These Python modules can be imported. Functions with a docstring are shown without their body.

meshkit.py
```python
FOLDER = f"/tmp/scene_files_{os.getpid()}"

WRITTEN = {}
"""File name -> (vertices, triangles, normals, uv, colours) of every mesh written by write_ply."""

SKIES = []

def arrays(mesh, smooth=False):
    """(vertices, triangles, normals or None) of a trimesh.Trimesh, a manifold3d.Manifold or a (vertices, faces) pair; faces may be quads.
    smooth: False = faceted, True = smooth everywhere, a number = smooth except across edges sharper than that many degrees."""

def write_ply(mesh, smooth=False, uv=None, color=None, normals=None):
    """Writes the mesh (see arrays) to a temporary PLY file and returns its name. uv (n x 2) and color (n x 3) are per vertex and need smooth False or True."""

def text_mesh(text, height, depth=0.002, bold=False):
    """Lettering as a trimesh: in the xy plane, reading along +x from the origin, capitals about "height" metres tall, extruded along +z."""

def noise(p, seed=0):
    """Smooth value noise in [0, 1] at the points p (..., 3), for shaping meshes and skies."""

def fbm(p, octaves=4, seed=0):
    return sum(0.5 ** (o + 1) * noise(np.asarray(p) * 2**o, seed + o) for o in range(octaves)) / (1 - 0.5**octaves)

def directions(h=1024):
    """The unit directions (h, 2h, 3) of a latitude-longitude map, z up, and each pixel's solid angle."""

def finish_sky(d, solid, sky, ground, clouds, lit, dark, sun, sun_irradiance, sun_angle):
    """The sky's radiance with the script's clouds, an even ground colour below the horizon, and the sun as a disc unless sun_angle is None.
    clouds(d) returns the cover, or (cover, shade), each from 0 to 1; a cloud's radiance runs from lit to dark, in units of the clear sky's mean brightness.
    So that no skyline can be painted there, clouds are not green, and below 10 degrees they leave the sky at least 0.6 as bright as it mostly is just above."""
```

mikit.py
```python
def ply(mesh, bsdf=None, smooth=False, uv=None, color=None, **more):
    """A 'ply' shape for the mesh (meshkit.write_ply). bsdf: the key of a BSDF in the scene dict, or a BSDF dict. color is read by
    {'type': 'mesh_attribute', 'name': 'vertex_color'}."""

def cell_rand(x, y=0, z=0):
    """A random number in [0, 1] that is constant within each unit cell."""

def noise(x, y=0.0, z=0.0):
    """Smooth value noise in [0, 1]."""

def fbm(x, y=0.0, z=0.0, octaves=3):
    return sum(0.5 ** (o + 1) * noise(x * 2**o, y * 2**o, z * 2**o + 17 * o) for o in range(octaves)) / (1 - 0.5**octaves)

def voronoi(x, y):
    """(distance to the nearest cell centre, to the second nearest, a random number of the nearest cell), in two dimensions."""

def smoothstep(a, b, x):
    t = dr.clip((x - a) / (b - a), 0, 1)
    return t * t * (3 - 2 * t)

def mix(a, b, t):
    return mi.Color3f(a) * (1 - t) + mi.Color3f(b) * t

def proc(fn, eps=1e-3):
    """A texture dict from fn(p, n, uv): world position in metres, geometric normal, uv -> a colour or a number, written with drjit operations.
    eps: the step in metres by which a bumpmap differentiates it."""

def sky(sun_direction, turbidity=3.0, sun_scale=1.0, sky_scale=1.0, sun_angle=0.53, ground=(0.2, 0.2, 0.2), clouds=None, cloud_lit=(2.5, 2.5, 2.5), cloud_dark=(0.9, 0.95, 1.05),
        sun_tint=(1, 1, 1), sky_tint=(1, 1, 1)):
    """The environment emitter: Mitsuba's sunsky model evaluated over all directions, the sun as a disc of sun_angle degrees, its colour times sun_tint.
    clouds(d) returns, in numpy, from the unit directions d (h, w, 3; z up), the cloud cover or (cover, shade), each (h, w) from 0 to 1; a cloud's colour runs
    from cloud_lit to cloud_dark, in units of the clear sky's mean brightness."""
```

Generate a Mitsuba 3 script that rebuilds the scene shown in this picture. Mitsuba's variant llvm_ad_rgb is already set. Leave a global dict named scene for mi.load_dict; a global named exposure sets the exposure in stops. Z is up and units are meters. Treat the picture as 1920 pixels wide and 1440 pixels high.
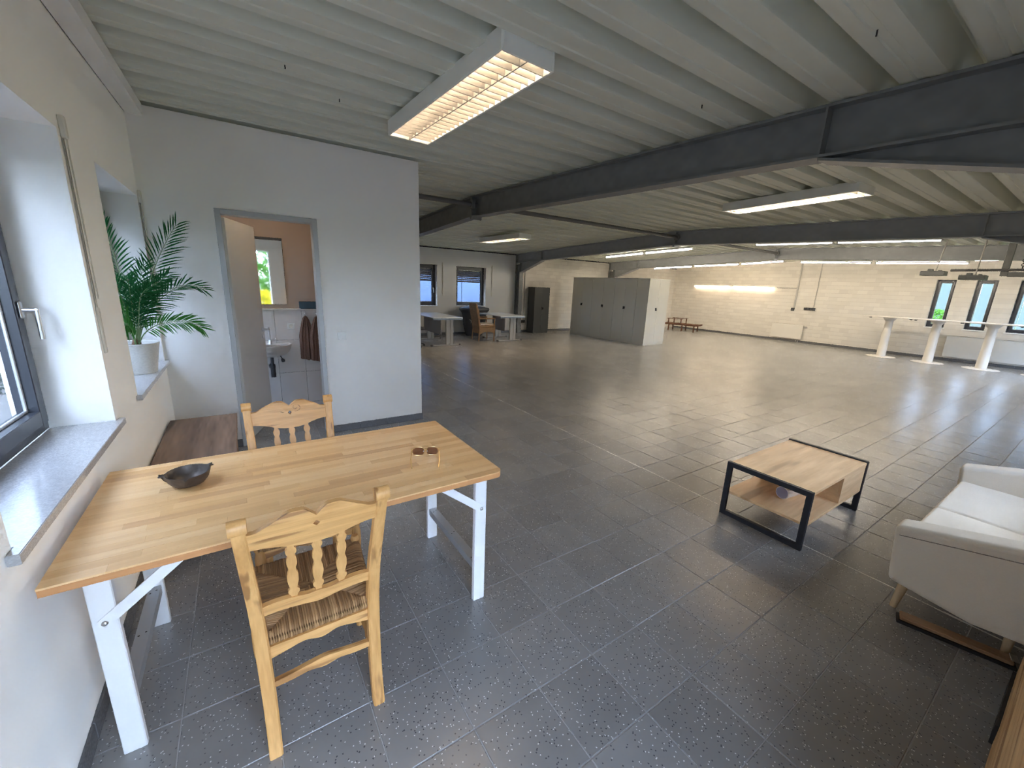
import math, random, sys
import numpy as np, trimesh, manifold3d as m3
import shapely.geometry as sg
import drjit as dr, mitsuba as mi, mikit, meshkit
from mikit import proc, noise, fbm, voronoi, cell_rand, smoothstep, mix

T = mi.ScalarTransform4f
rng = random.Random(7)
nrng = np.random.default_rng(7)
scene, labels = {}, {}

# ------------------------------------------------------------------ camera
YAW, PITCH, ROLL, FOC = math.radians(33.965), math.radians(-13.752), math.radians(2.316), 758.0
EYE = np.array([0.0, 0.0, 1.6])
FW = np.array([math.sin(YAW) * math.cos(PITCH), math.cos(YAW) * math.cos(PITCH), math.sin(PITCH)])
_r = np.array([math.cos(YAW), -math.sin(YAW), 0.0])
_u = np.cross(_r, FW)
RT = math.cos(ROLL) * _r + math.sin(ROLL) * _u
UP = -math.sin(ROLL) * _r + math.cos(ROLL) * _u
scene['camera'] = {'type': 'perspective', 'fov': math.degrees(2 * math.atan(960 / FOC)), 'fov_axis': 'x', 'near_clip': 0.02, 'far_clip': 500.0,
                   'to_world': T().look_at(origin=EYE.tolist(), target=(EYE + FW).tolist(), up=UP.tolist())}
# ------------------------------------------------------------------ sky and exposure
exposure = 1.1
SKY = 45.0
def cloud_cover(d):
    n = meshkit.fbm(d * np.array([3.0, 3.0, 6.0]) + 5, 4, 3)
    return np.clip(0.55 + 0.9 * (n - 0.4), 0, 1), np.clip(1.2 - 1.6 * n, 0, 1) * 0.6
scene['sky'] = mikit.sky((0.35, -0.45, 0.8), turbidity=3.5, sun_scale=0.0, sky_scale=SKY, ground=(0.2, 0.22, 0.15), clouds=cloud_cover,
                         cloud_lit=(1.06, 1.2, 1.42), cloud_dark=(0.66, 0.78, 0.98), sun_angle=None, sky_tint=(0.9, 1.0, 1.12))
LAMP = 98.0
LOUVRE = 26.0
WARM = (1.0, 0.76, 0.50)
NEUT = (1.0, 0.86, 0.68)
def emit(c, k):
    return {'type': 'area', 'radiance': {'type': 'rgb', 'value': [float(v * k) for v in c]}}

# ------------------------------------------------------------------ materials
def rgb(c):
    return {'type': 'rgb', 'value': [float(v) for v in c]} if isinstance(c, (tuple, list)) else c
def mat(name, color, rough=0.5, spec=0.5, metallic=0.0, bump=None, bscale=1.0, **kw):
    b = {'type': 'principled', 'base_color': rgb(color), 'roughness': rough, 'specular': spec, 'metallic': metallic, **kw}
    if bump is not None:
        b = {'type': 'bumpmap', 'arbitrary': bump, 'scale': bscale, 'bsdf': b}
    scene[name] = {'type': 'twosided', 'bsdf': b}
    return name
def two(a, b, fn):
    return proc(lambda p, n, uv: mix(a, b, fn(p)))
def grain(a, b, axis, freq=30.0, stretch=14.0, dark=None):
    def f(p, n, uv):
        s = [freq, freq, freq]; s[axis] = freq / stretch
        w = fbm(p.x * s[0] + 3.1, p.y * s[1] + 7.7, p.z * s[2] + 1.3, octaves=3)
        s2 = [v * 5 for v in s]
        g = noise(p.x * s2[0], p.y * s2[1], p.z * s2[2])
        c = mix(a, b, dr.clip(w * 1.5 - 0.25 + 0.35 * (g - 0.5), 0, 1))
        if dark is not None:
            c = mix(c, dark, smoothstep(0.62, 0.74, fbm(p.x * s[0] * 0.55 + 20, p.y * s[1] * 0.55, p.z * s[2] * 0.55, octaves=3)))
        return c
    return proc(f)

plaster_b = proc(lambda p, n, uv: fbm(p.x * 60, p.y * 60, p.z * 60, octaves=2), eps=2e-3)
mat('m_wall', two((0.79, 0.775, 0.74), (0.84, 0.825, 0.79), lambda p: fbm(p.x * 1.3, p.y * 1.3, p.z * 1.3)), 0.85, 0.25, bump=plaster_b, bscale=0.0012)
mat('m_wall_part', two((0.84, 0.83, 0.80), (0.88, 0.87, 0.84), lambda p: fbm(p.x * 1.3, p.y * 1.3, p.z * 1.3)), 0.85, 0.25, bump=plaster_b, bscale=0.0012)
mat('m_wall_smooth', (0.76, 0.75, 0.73), 0.75, 0.3)
def brick_h(p, n, uv):
    u = dr.select(dr.abs(n.x) > 0.5, p.y, p.x)
    row = dr.floor(p.z / 0.125)
    a = u / 0.25 + 0.5 * (row - 2 * dr.floor(row / 2))
    fz, fu = p.z / 0.125 - row, a - dr.floor(a)
    e = dr.minimum(smoothstep(0.0, 0.12, fz) * smoothstep(0.0, 0.12, 1 - fz), smoothstep(0.0, 0.06, fu) * smoothstep(0.0, 0.06, 1 - fu))
    return dr.select((dr.abs(n.y) > 0.5) & (p.x < 7.93), 0.0, e) + 0.25 * fbm(p.x * 25, p.y * 25, p.z * 25, octaves=2)
def brick_c(p, n, uv):
    u = dr.select(dr.abs(n.x) > 0.5, p.y, p.x)
    row = dr.floor(p.z / 0.125)
    a = u / 0.25 + 0.5 * (row - 2 * dr.floor(row / 2))
    c = mix((0.59, 0.555, 0.50), (0.66, 0.625, 0.565), cell_rand(dr.floor(a), row, 4))
    fz = p.z / 0.125 - row
    c = mix((0.555, 0.52, 0.465), c, smoothstep(0.0, 0.1, fz) * smoothstep(0.0, 0.1, 1 - fz))
    return dr.select((dr.abs(n.y) > 0.5) & (p.x < 7.93), mi.Color3f(0.70, 0.695, 0.685), c)
mat('m_brick', proc(brick_c), 0.8, 0.3, bump=proc(brick_h, eps=3e-3), bscale=0.003)
mat('m_deck', two((0.545, 0.555, 0.475), (0.625, 0.632, 0.55), lambda p: fbm(p.x * 0.9, p.y * 7, p.z * 3)), 0.45, 0.45)
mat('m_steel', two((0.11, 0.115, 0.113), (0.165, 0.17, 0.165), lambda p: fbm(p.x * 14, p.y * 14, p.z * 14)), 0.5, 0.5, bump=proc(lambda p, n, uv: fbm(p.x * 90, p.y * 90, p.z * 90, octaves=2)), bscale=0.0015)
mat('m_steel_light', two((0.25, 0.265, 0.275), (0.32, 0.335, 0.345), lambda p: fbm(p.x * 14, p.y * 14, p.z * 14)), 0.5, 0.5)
mat('m_pipe_dark', (0.10, 0.10, 0.10), 0.4, 0.5)
mat('m_pipe_grey', (0.42, 0.40, 0.37), 0.5, 0.4)

def tile_fn(tone):
    def f(p, n, uv):
        base = mix([v * tone for v in (0.178, 0.177, 0.175)], [v * tone for v in (0.204, 0.200, 0.194)], fbm(p.x * 9, p.y * 9, 2.0))
        d1, _, r1 = voronoi(p.x * 95, p.y * 95)
        d2, _, r2 = voronoi(p.x * 120 + 31, p.y * 120 + 17)
        c = mix(base, (0.07, 0.07, 0.08), dr.select((r1 < 0.11) & (d1 < 0.27), 1.0, 0.0))
        c = mix(c, (0.62, 0.62, 0.62), dr.select((r2 < 0.07) & (d2 < 0.27), 0.9, 0.0))
        return mix(c, (0.30, 0.285, 0.26), 0.25 * smoothstep(0.55, 0.8, fbm(p.x * 2.2 + 9, p.y * 2.2, 5.0)))
    return proc(f)
TILE_TONES = (0.93, 1.0, 1.07)
tile_bump = proc(lambda p, n, uv: fbm(p.x * 40, p.y * 40, 0.5, octaves=2), eps=2e-3)
for i, t in enumerate(TILE_TONES):
    mat(f'm_tile{i}', tile_fn(t), 0.28, 0.65, bump=tile_bump, bscale=0.0007)
mat('m_grout', (0.29, 0.285, 0.28), 0.9, 0.2)
mat('m_joint', (0.66, 0.645, 0.61), 0.8, 0.3)
mat('m_skirt', two((0.075, 0.077, 0.082), (0.11, 0.11, 0.115), lambda p: noise(p.x * 150, p.y * 150, p.z * 150)), 0.4, 0.5)

BEECH = [((0.66, 0.395, 0.175), (0.74, 0.475, 0.225)), ((0.62, 0.36, 0.15), (0.70, 0.44, 0.20)), ((0.70, 0.44, 0.21), (0.77, 0.515, 0.265)), ((0.56, 0.31, 0.13), (0.645, 0.39, 0.18))]
for i, (a, b) in enumerate(BEECH):
    mat(f'm_beech{i}', grain(a, b, 0, 60, 22), 0.38, 0.45)
mat('m_beech_edge', grain((0.47, 0.21, 0.075), (0.55, 0.27, 0.11), 0, 50, 20), 0.45, 0.4)
mat('m_oak', grain((0.47, 0.235, 0.072), (0.63, 0.355, 0.13), 2, 55, 10, dark=(0.30, 0.14, 0.045)), 0.42, 0.45)
mat('m_oak_x', grain((0.47, 0.235, 0.072), (0.63, 0.355, 0.13), 0, 55, 10, dark=(0.30, 0.14, 0.045)), 0.42, 0.45)
mat('m_oak_carve', (0.20, 0.10, 0.04), 0.6, 0.3)
mat('m_artisan', grain((0.60, 0.385, 0.20), (0.76, 0.53, 0.31), 0, 22, 9, dark=(0.44, 0.265, 0.13)), 0.5, 0.4)
mat('m_walnut', grain((0.14, 0.085, 0.055), (0.29, 0.19, 0.13), 1, 16, 9, dark=(0.06, 0.036, 0.025)), 0.5, 0.4)
mat('m_board', grain((0.25, 0.14, 0.075), (0.34, 0.20, 0.11), 1, 30, 9), 0.55, 0.35)
mat('m_sideboard', grain((0.40, 0.22, 0.09), (0.58, 0.36, 0.17), 0, 24, 9, dark=(0.27, 0.13, 0.05)), 0.45, 0.4)
mat('m_teak', (0.085, 0.035, 0.018), 0.5, 0.4)
mat('m_legwood', grain((0.45, 0.31, 0.17), (0.55, 0.40, 0.24), 2, 60, 12), 0.5, 0.4)

mat('m_white_steel', (0.78, 0.79, 0.80), 0.35, 0.5)
mat('m_white_plastic', (0.74, 0.74, 0.72), 0.4, 0.5)
mat('m_ivory', (0.62, 0.60, 0.54), 0.45, 0.5)
mat('m_belt', (0.45, 0.43, 0.38), 0.8, 0.2)
mat('m_anthracite', (0.022, 0.025, 0.034), 0.32, 0.5)
mat('m_shutter', (0.02, 0.022, 0.035), 0.5, 0.4)
mat('m_spacer', (0.55, 0.56, 0.57), 0.3, 0.5, 0.6)
mat('m_black', (0.012, 0.012, 0.014), 0.4, 0.5)
mat('m_black_matt', (0.018, 0.02, 0.026), 0.6, 0.35)
mat('m_dark_plastic', (0.035, 0.037, 0.042), 0.5, 0.4)
mat('m_galv', (0.36, 0.37, 0.38), 0.38, 0.5, 0.5)
mat('m_chrome', (0.75, 0.75, 0.76), 0.12, 0.5, 1.0)
mat('m_satin', (0.60, 0.60, 0.60), 0.28, 0.5, 1.0)
mat('m_gold', (0.65, 0.45, 0.20), 0.25, 0.5, 1.0)
mat('m_mirror', (0.93, 0.93, 0.93), 0.015, 0.5, 1.0)
mat('m_sill', proc(lambda p, n, uv: mix((0.27, 0.275, 0.28), (0.46, 0.465, 0.47), noise(p.x * 260, p.y * 260, p.z * 260) * 0.7 + 0.3 * noise(p.x * 90, p.y * 90, p.z * 90))), 0.13, 0.5)
mat('m_zarge', (0.40, 0.41, 0.415), 0.45, 0.45)
mat('m_doorleaf', (0.76, 0.75, 0.72), 0.5, 0.4)
mat('m_cab', (0.72, 0.71, 0.66), 0.45, 0.45)
mat('m_cab_light', (0.62, 0.60, 0.55), 0.45, 0.45)
mat('m_cab_dark', (0.062, 0.066, 0.066), 0.42, 0.45)
mat('m_desk_top', (0.66, 0.70, 0.74), 0.28, 0.5)
mat('m_desk_edge', (0.17, 0.22, 0.28), 0.5, 0.4)
mat('m_desk_leg', (0.30, 0.285, 0.26), 0.42, 0.45)
mat('m_modesty', (0.20, 0.185, 0.17), 0.55, 0.4)
mat('m_wicker', proc(lambda p, n, uv: mix((0.14, 0.075, 0.035), (0.38, 0.235, 0.12), 0.5 + 0.5 * dr.sin(p.z * 260 + 1.5 * dr.sin(p.x * 210) + 1.5 * dr.sin(p.y * 210)))), 0.6, 0.35,
    bump=proc(lambda p, n, uv: dr.sin(p.z * 260 + 1.5 * dr.sin(p.x * 210) + 1.5 * dr.sin(p.y * 210)), eps=2e-3), bscale=0.003)
weave = proc(lambda p, n, uv: noise(p.x * 420, p.y * 420, p.z * 420), eps=1e-3)
mat('m_sofa', two((0.75, 0.67, 0.55), (0.84, 0.765, 0.65), lambda p: 0.55 * noise(p.x * 300, p.y * 300, p.z * 300) + 0.45 * fbm(p.x * 6, p.y * 6, p.z * 6)), 0.9, 0.2, bump=weave, bscale=0.0008, sheen=0.4)
mat('m_seam', (0.24, 0.205, 0.17), 0.9, 0.2)
mat('m_rush', {'type': 'mesh_attribute', 'name': 'vertex_color'}, 0.6, 0.35)
mat('m_cone', two((0.58, 0.565, 0.525), (0.68, 0.665, 0.62), lambda p: noise(p.x * 110, p.y * 110, p.z * 110)), 0.6, 0.35)
mat('m_soil', (0.045, 0.028, 0.018), 0.95, 0.1)
mat('m_stem', (0.16, 0.24, 0.10), 0.5, 0.4)
mat('m_husk', (0.15, 0.085, 0.05), 0.8, 0.2)
for k, c in (('m_leaf', (0.022, 0.115, 0.036)), ('m_leaf_l', (0.06, 0.21, 0.045)), ('m_hedge', (0.10, 0.23, 0.04)), ('m_hedge_d', (0.08, 0.22, 0.04)), ('m_conifer', (0.05, 0.075, 0.065)), ('m_flower', (0.50, 0.42, 0.03))):
    scene[k] = {'type': 'principledthin', 'base_color': rgb(c), 'roughness': 0.4, 'diff_trans': 0.7, 'spec_trans': 0.0}
mat('m_lawn', two((0.10, 0.20, 0.03), (0.20, 0.34, 0.06), lambda p: fbm(p.x * 1.7, p.y * 1.7, 0.0)), 0.95, 0.1)
mat('m_pave', (0.11, 0.11, 0.11), 0.9, 0.2)
mat('m_hall', two((0.060, 0.098, 0.175), (0.075, 0.12, 0.205), lambda p: fbm(p.x * 2, p.y * 2, p.z * 2)), 0.6, 0.4)
mat('m_teal', (0.115, 0.136, 0.137), 0.7, 0.2)
mat('m_downpipe', (0.62, 0.62, 0.60), 0.5, 0.4)
mat('m_louvre', (0.30, 0.29, 0.275), 0.45, 0.5)
mat('m_lamp_box', (0.78, 0.79, 0.75), 0.45, 0.45)
mat('m_porcelain', (0.78, 0.76, 0.74), 0.1, 0.5)
mat('m_toilet_wall', (0.40, 0.315, 0.255), 0.85, 0.2)
mat('m_walltile', (0.84, 0.83, 0.835), 0.12, 0.5)
mat('m_wallgrout', (0.22, 0.22, 0.22), 0.9, 0.2)
mat('m_towel', two((0.13, 0.078, 0.06), (0.19, 0.12, 0.095), lambda p: noise(p.x * 200, p.y * 200, p.z * 200)), 0.95, 0.1, sheen=0.5)
mat('m_blue_box', (0.018, 0.05, 0.075), 0.4, 0.4)
mat('m_iron', two((0.055, 0.042, 0.034), (0.105, 0.085, 0.07), lambda p: fbm(p.x * 60, p.y * 60, p.z * 60)), 0.42, 0.5, 0.4)
mat('m_paper', (0.88, 0.87, 0.84), 0.5, 0.4)
mat('m_paper_end', (0.27, 0.25, 0.32), 0.6, 0.3)
mat('m_radiator', (0.66, 0.63, 0.575), 0.4, 0.45)
mat('m_bartable', (0.66, 0.62, 0.56), 0.4, 0.45)
scene['m_glass'] = {'type': 'thindielectric', 'int_ior': 1.5}
scene['m_tint'] = {'type': 'thindielectric', 'int_ior': 1.5, 'specular_transmittance': rgb((0.26, 0.17, 0.17))}

# ------------------------------------------------------------------ mesh helpers
def tm(v, f):
    return trimesh.Trimesh(np.asarray(v, float), np.asarray(f, int), process=False)
def of_manifold(m):
    a = m.to_mesh()
    return tm(a.vert_properties[:, :3], a.tri_verts)
def hull(pts):
    return of_manifold(m3.Manifold.hull_points(np.asarray(pts, float)))
def bx(x0, x1, y0, y1, z0, z1, b=0.0):
    """box, optionally with chamfered edges"""
    x0, x1 = min(x0, x1), max(x0, x1); y0, y1 = min(y0, y1), max(y0, y1); z0, z1 = min(z0, z1), max(z0, z1)
    if b <= 0:
        m = trimesh.creation.box((x1 - x0, y1 - y0, z1 - z0))
        m.apply_translation(((x0 + x1) / 2, (y0 + y1) / 2, (z0 + z1) / 2))
        return m
    b = min(b, (x1 - x0) * 0.45, (y1 - y0) * 0.45, (z1 - z0) * 0.45)
    pts = []
    for X, sx in ((x0, 1), (x1, -1)):
        for Y, sy in ((y0, 1), (y1, -1)):
            for Z, sz in ((z0, 1), (z1, -1)):
                pts += [(X, Y + sy * b, Z + sz * b), (X + sx * b, Y, Z + sz * b), (X + sx * b, Y + sy * b, Z)]
    return hull(pts)
def cat(*ms):
    return trimesh.util.concatenate([m for m in ms])
def tf(m, M):
    m = m.copy(); m.apply_transform(M); return m
def tr(x, y, z):
    return trimesh.transformations.translation_matrix((x, y, z))
def rz(a, p=(0, 0, 0)):
    return trimesh.transformations.rotation_matrix(a, (0, 0, 1), p)
def rot(a, ax, p=(0, 0, 0)):
    return trimesh.transformations.rotation_matrix(a, ax, p)
def cyl(p0, p1, r, n=16, r1=None):
    """(tapered) cylinder from p0 to p1"""
    p0, p1 = np.asarray(p0, float), np.asarray(p1, float)
    d = p1 - p0; L = np.linalg.norm(d); d /= L
    a = np.cross(d, (0, 0, 1.0) if abs(d[2]) < 0.9 else (1.0, 0, 0)); a /= np.linalg.norm(a); b = np.cross(d, a)
    t = np.arange(n) * 2 * math.pi / n
    c = np.cos(t)[:, None] * a + np.sin(t)[:, None] * b
    r1 = r if r1 is None else r1
    v = np.vstack([p0 + c * r, p1 + c * r1, [p0], [p1]])
    i = np.arange(n); j = (i + 1) % n
    f = np.vstack([np.stack([i, j, j + n], 1), np.stack([i, j + n, i + n], 1), np.stack([j, i, i * 0 + 2 * n], 1), np.stack([i + n, j + n, i * 0 + 2 * n + 1], 1)])
    m = tm(v, f)
    return m
def tube(pts, r, n=8):
    """round tube through the points"""
    p = np.asarray(pts, float)
    t = np.gradient(p, axis=0); t /= np.linalg.norm(t, axis=1, keepdims=True) + 1e-12
    ref = np.array([0.0, 0, 1]) if abs(t[:, 2]).mean() < 0.8 else np.array([1.0, 0, 0])
    a = np.cross(t, ref); a /= np.linalg.norm(a, axis=1, keepdims=True) + 1e-12
    b = np.cross(t, a)
    rr = np.broadcast_to(r, (len(p),))
    ang = np.arange(n) * 2 * math.pi / n
    v = (p[:, None] + rr[:, None, None] * (np.cos(ang)[None, :, None] * a[:, None] + np.sin(ang)[None, :, None] * b[:, None])).reshape(-1, 3)
    f = []
    for i in range(len(p) - 1):
        for j in range(n):
            k = (j + 1) % n
            f += [(i * n + j, i * n + k, (i + 1) * n + k), (i * n + j, (i + 1) * n + k, (i + 1) * n + j)]
    v = np.vstack([v, p[:1], p[-1:]])
    for j in range(n):
        k = (j + 1) % n
        f += [(k, j, len(v) - 2), ((len(p) - 1) * n + j, (len(p) - 1) * n + k, len(v) - 1)]
    return tm(v, f)
def lathe(prof, n=32):
    """profile [(r, z)...] revolved round z"""
    p = np.asarray(prof, float); t = np.arange(n) * 2 * math.pi / n
    v = np.stack([p[:, None, 0] * np.cos(t), p[:, None, 0] * np.sin(t), np.broadcast_to(p[:, None, 1], (len(p), n))], -1).reshape(-1, 3)
    f = []
    for i in range(len(p) - 1):
        for j in range(n):
            k = (j + 1) % n
            f += [(i * n + j, i * n + k, (i + 1) * n + k), (i * n + j, (i + 1) * n + k, (i + 1) * n + j)]
    return tm(v, f)
def ext(poly, t, holes=()):
    """extrude a polygon (list of 2-d points) by t along +z"""
    return trimesh.creation.extrude_polygon(sg.Polygon(poly, holes), t, engine='earcut')
XZ_Y = np.array([[1, 0, 0, 0], [0, 0, -1, 0], [0, 1, 0, 0], [0, 0, 0, 1.0]])          # plane (x,z), extruded towards -y
YZ_X = np.array([[0, 0, 1, 0], [1, 0, 0, 0], [0, 1, 0, 0], [0, 0, 0, 1.0]])           # plane (y,z), extruded towards +x
def ext_xz(poly, y0, y1, holes=()):
    return tf(ext(poly, y1 - y0, holes), tr(0, y1, 0) @ XZ_Y)
def ext_yz(poly, x0, x1, holes=()):
    return tf(ext(poly, x1 - x0, holes), tr(x0, 0, 0) @ YZ_X)
def bevel_ext(poly, t, b=0.002):
    """extruded polygon with small chamfers on the rims (2-d plane, along +z)"""
    P = sg.Polygon(poly)
    inner = P.buffer(-b)
    return cat(tf(trimesh.creation.extrude_polygon(P, t - 2 * b, engine='earcut'), tr(0, 0, b)), trimesh.creation.extrude_polygon(inner, t, engine='earcut'))
def balls(pts, r, n=10):
    """convex hull of spheres: a soft box"""
    s = trimesh.creation.icosphere(2, radius=1.0).vertices
    rr = np.broadcast_to(r, (len(pts),))
    return hull(np.vstack([np.asarray(p) + s * q for p, q in zip(pts, rr)]))
def softbox(x0, x1, y0, y1, z0, z1, r):
    return balls([(x, y, z) for x in (x0 + r, x1 - r) for y in (y0 + r, y1 - r) for z in (z0 + r, z1 - r)], r)

# ------------------------------------------------------------------ scene helpers
used = {}
def numbered(key):
    k = used.get(key, -1) + 1
    used[key] = k
    return key if k == 0 else f'{key}_{k:03d}'
def thing(name, label, cat_, group=None):
    key = numbered(name)
    labels[key] = {'label': label, 'category': cat_}
    if group: labels[key]['group'] = group
    return key
def obj(name, mesh, m, parent=None, smooth=False, label=None, M=None, **more):
    key = numbered(f'{parent}__{name}' if parent else name)
    scene[key] = mikit.ply(mesh if M is None else tf(mesh, M), m, smooth=smooth, **more)
    if label: labels[key] = {'label': label}
    return key
def single(name, mesh, m, label, cat_, group=None, smooth=False, **more):
    key = obj(name, mesh, m, None, smooth, **more)
    labels[key] = {'label': label, 'category': cat_}
    if group: labels[key]['group'] = group
    return key
def struct(name, mesh, m, label=None, smooth=False):
    key = obj(name, mesh, m, None, smooth)
    labels[key] = {'label': label or name.replace('_', ' '), 'kind': 'structure'}
    return key
def struct_empty(name, label):
    labels[name] = {'label': label, 'kind': 'structure'}
    return name

# ------------------------------------------------------------------ the room
XL, XR, YB, YF = -0.57, 16.6, -0.45, 11.75
RIDGE, ZR = 5.7, 2.85
def zr(y):
    y = np.asarray(y, float)
    return np.where(y < RIDGE, ZR - 0.032 * (RIDGE - y), ZR - 0.041 * (y - RIDGE))
BX = (3.07, 7.93, 12.35)                                        # frame lines
def boxes_around(u0, u1, z0, z1, holes, make):
    """wall panel with rectangular holes (a0, a1, b0, b1), as boxes that meet at the holes' edges"""
    out, us = [], sorted({u0, u1, *[h[0] for h in holes], *[h[1] for h in holes]})
    for a, b in zip(us[:-1], us[1:]):
        z = z0
        for h in sorted([h for h in holes if h[0] < (a + b) / 2 < h[1]], key=lambda h: h[2]):
            if h[2] > z + 1e-6: out.append(make(a, b, z, h[2]))
            z = h[3]
        if z1 > z + 1e-6: out.append(make(a, b, z, z1))
    return cat(*out)
W1, W2, W0 = (1.50, 2.66, 0.83, 2.17), (3.21, 4.37, 0.83, 2.15), (4.60, 5.46, 0.6, 2.2)
struct('wall_left', boxes_around(-0.85, 12.1, -0.3, 2.99, [W1, W2, W0], lambda a, b, c, d: bx(-0.90, XL, a, b, c, d)), 'm_wall', 'white rough plastered window wall on the left')
FARW = [(2.30, 3.35, 0.87, 2.1), (3.99, 5.04, 0.87, 2.1), (5.68, 6.73, 0.87, 2.1)]
struct('wall_far', boxes_around(-0.9, 16.95, -0.3, 2.9, FARW, lambda a, b, c, d: bx(a, b, YF, YF + 0.32, c, d)), 'm_brick', 'white painted brick wall with shuttered windows at the far end')
RW = [(2.86, 3.25, 0.87, 2.22), (2.09, 2.48, 0.87, 2.22), (1.33, 1.72, 0.87, 2.22), (0.56, 0.95, 0.87, 2.22)]
struct('wall_right', boxes_around(-0.85, 12.1, -0.3, 2.99, RW, lambda a, b, c, d: bx(XR, XR + 0.34, a, b, c, d)), 'm_brick', 'white painted brick wall with narrow windows on the right')
BW = [(-0.36, 0.70, 0.0, 2.17), (3.0, 4.3, 0.95, 2.15), (13.6, 15.4, 0.02, 2.2)]
struct('wall_back', boxes_around(-0.9, 16.95, -0.3, 2.95, BW, lambda a, b, c, d: bx(a, b, YB - 0.32, YB, c, d)), 'm_wall', 'white wall behind the camera')
# partition with the washroom door, and the washroom behind it
DO = (-0.06, 0.64, 0.0, 2.085)
PY, PX = 4.41, 1.69
struct('wall_partition', boxes_around(XL, PX, 0.0, 2.797, [(DO[0] - 0.01, DO[1] + 0.01, 0.0, DO[3] + 0.01)], lambda a, b, c, d: bx(a, b, PY, PY + 0.115, c, d)), 'm_wall_part', 'white partition wall with the washroom door')
struct('wall_washroom', cat(bx(PX - 0.115, PX, PY + 0.115, 5.67, 0.0, 2.80), bx(XL, PX, 5.555, 5.67, 0.0, 2.82)), 'm_wall', 'side and rear walls of the washroom')
struct('wall_washroom_lining', bx(XL, PX - 0.115, 5.545, 5.555, 0.0, 2.46), 'm_toilet_wall', 'beige painted rear wall inside the washroom')
struct('wall_washroom_divider', bx(1.0, 1.02, PY + 0.115, 5.545, 0.0, 2.46), 'm_toilet_wall', 'beige painted side wall inside the washroom')
struct('ceiling_washroom', bx(XL, PX - 0.115, PY + 0.115, 5.555, 2.46, 2.50), 'm_toilet_wall', 'washroom ceiling')

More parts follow.
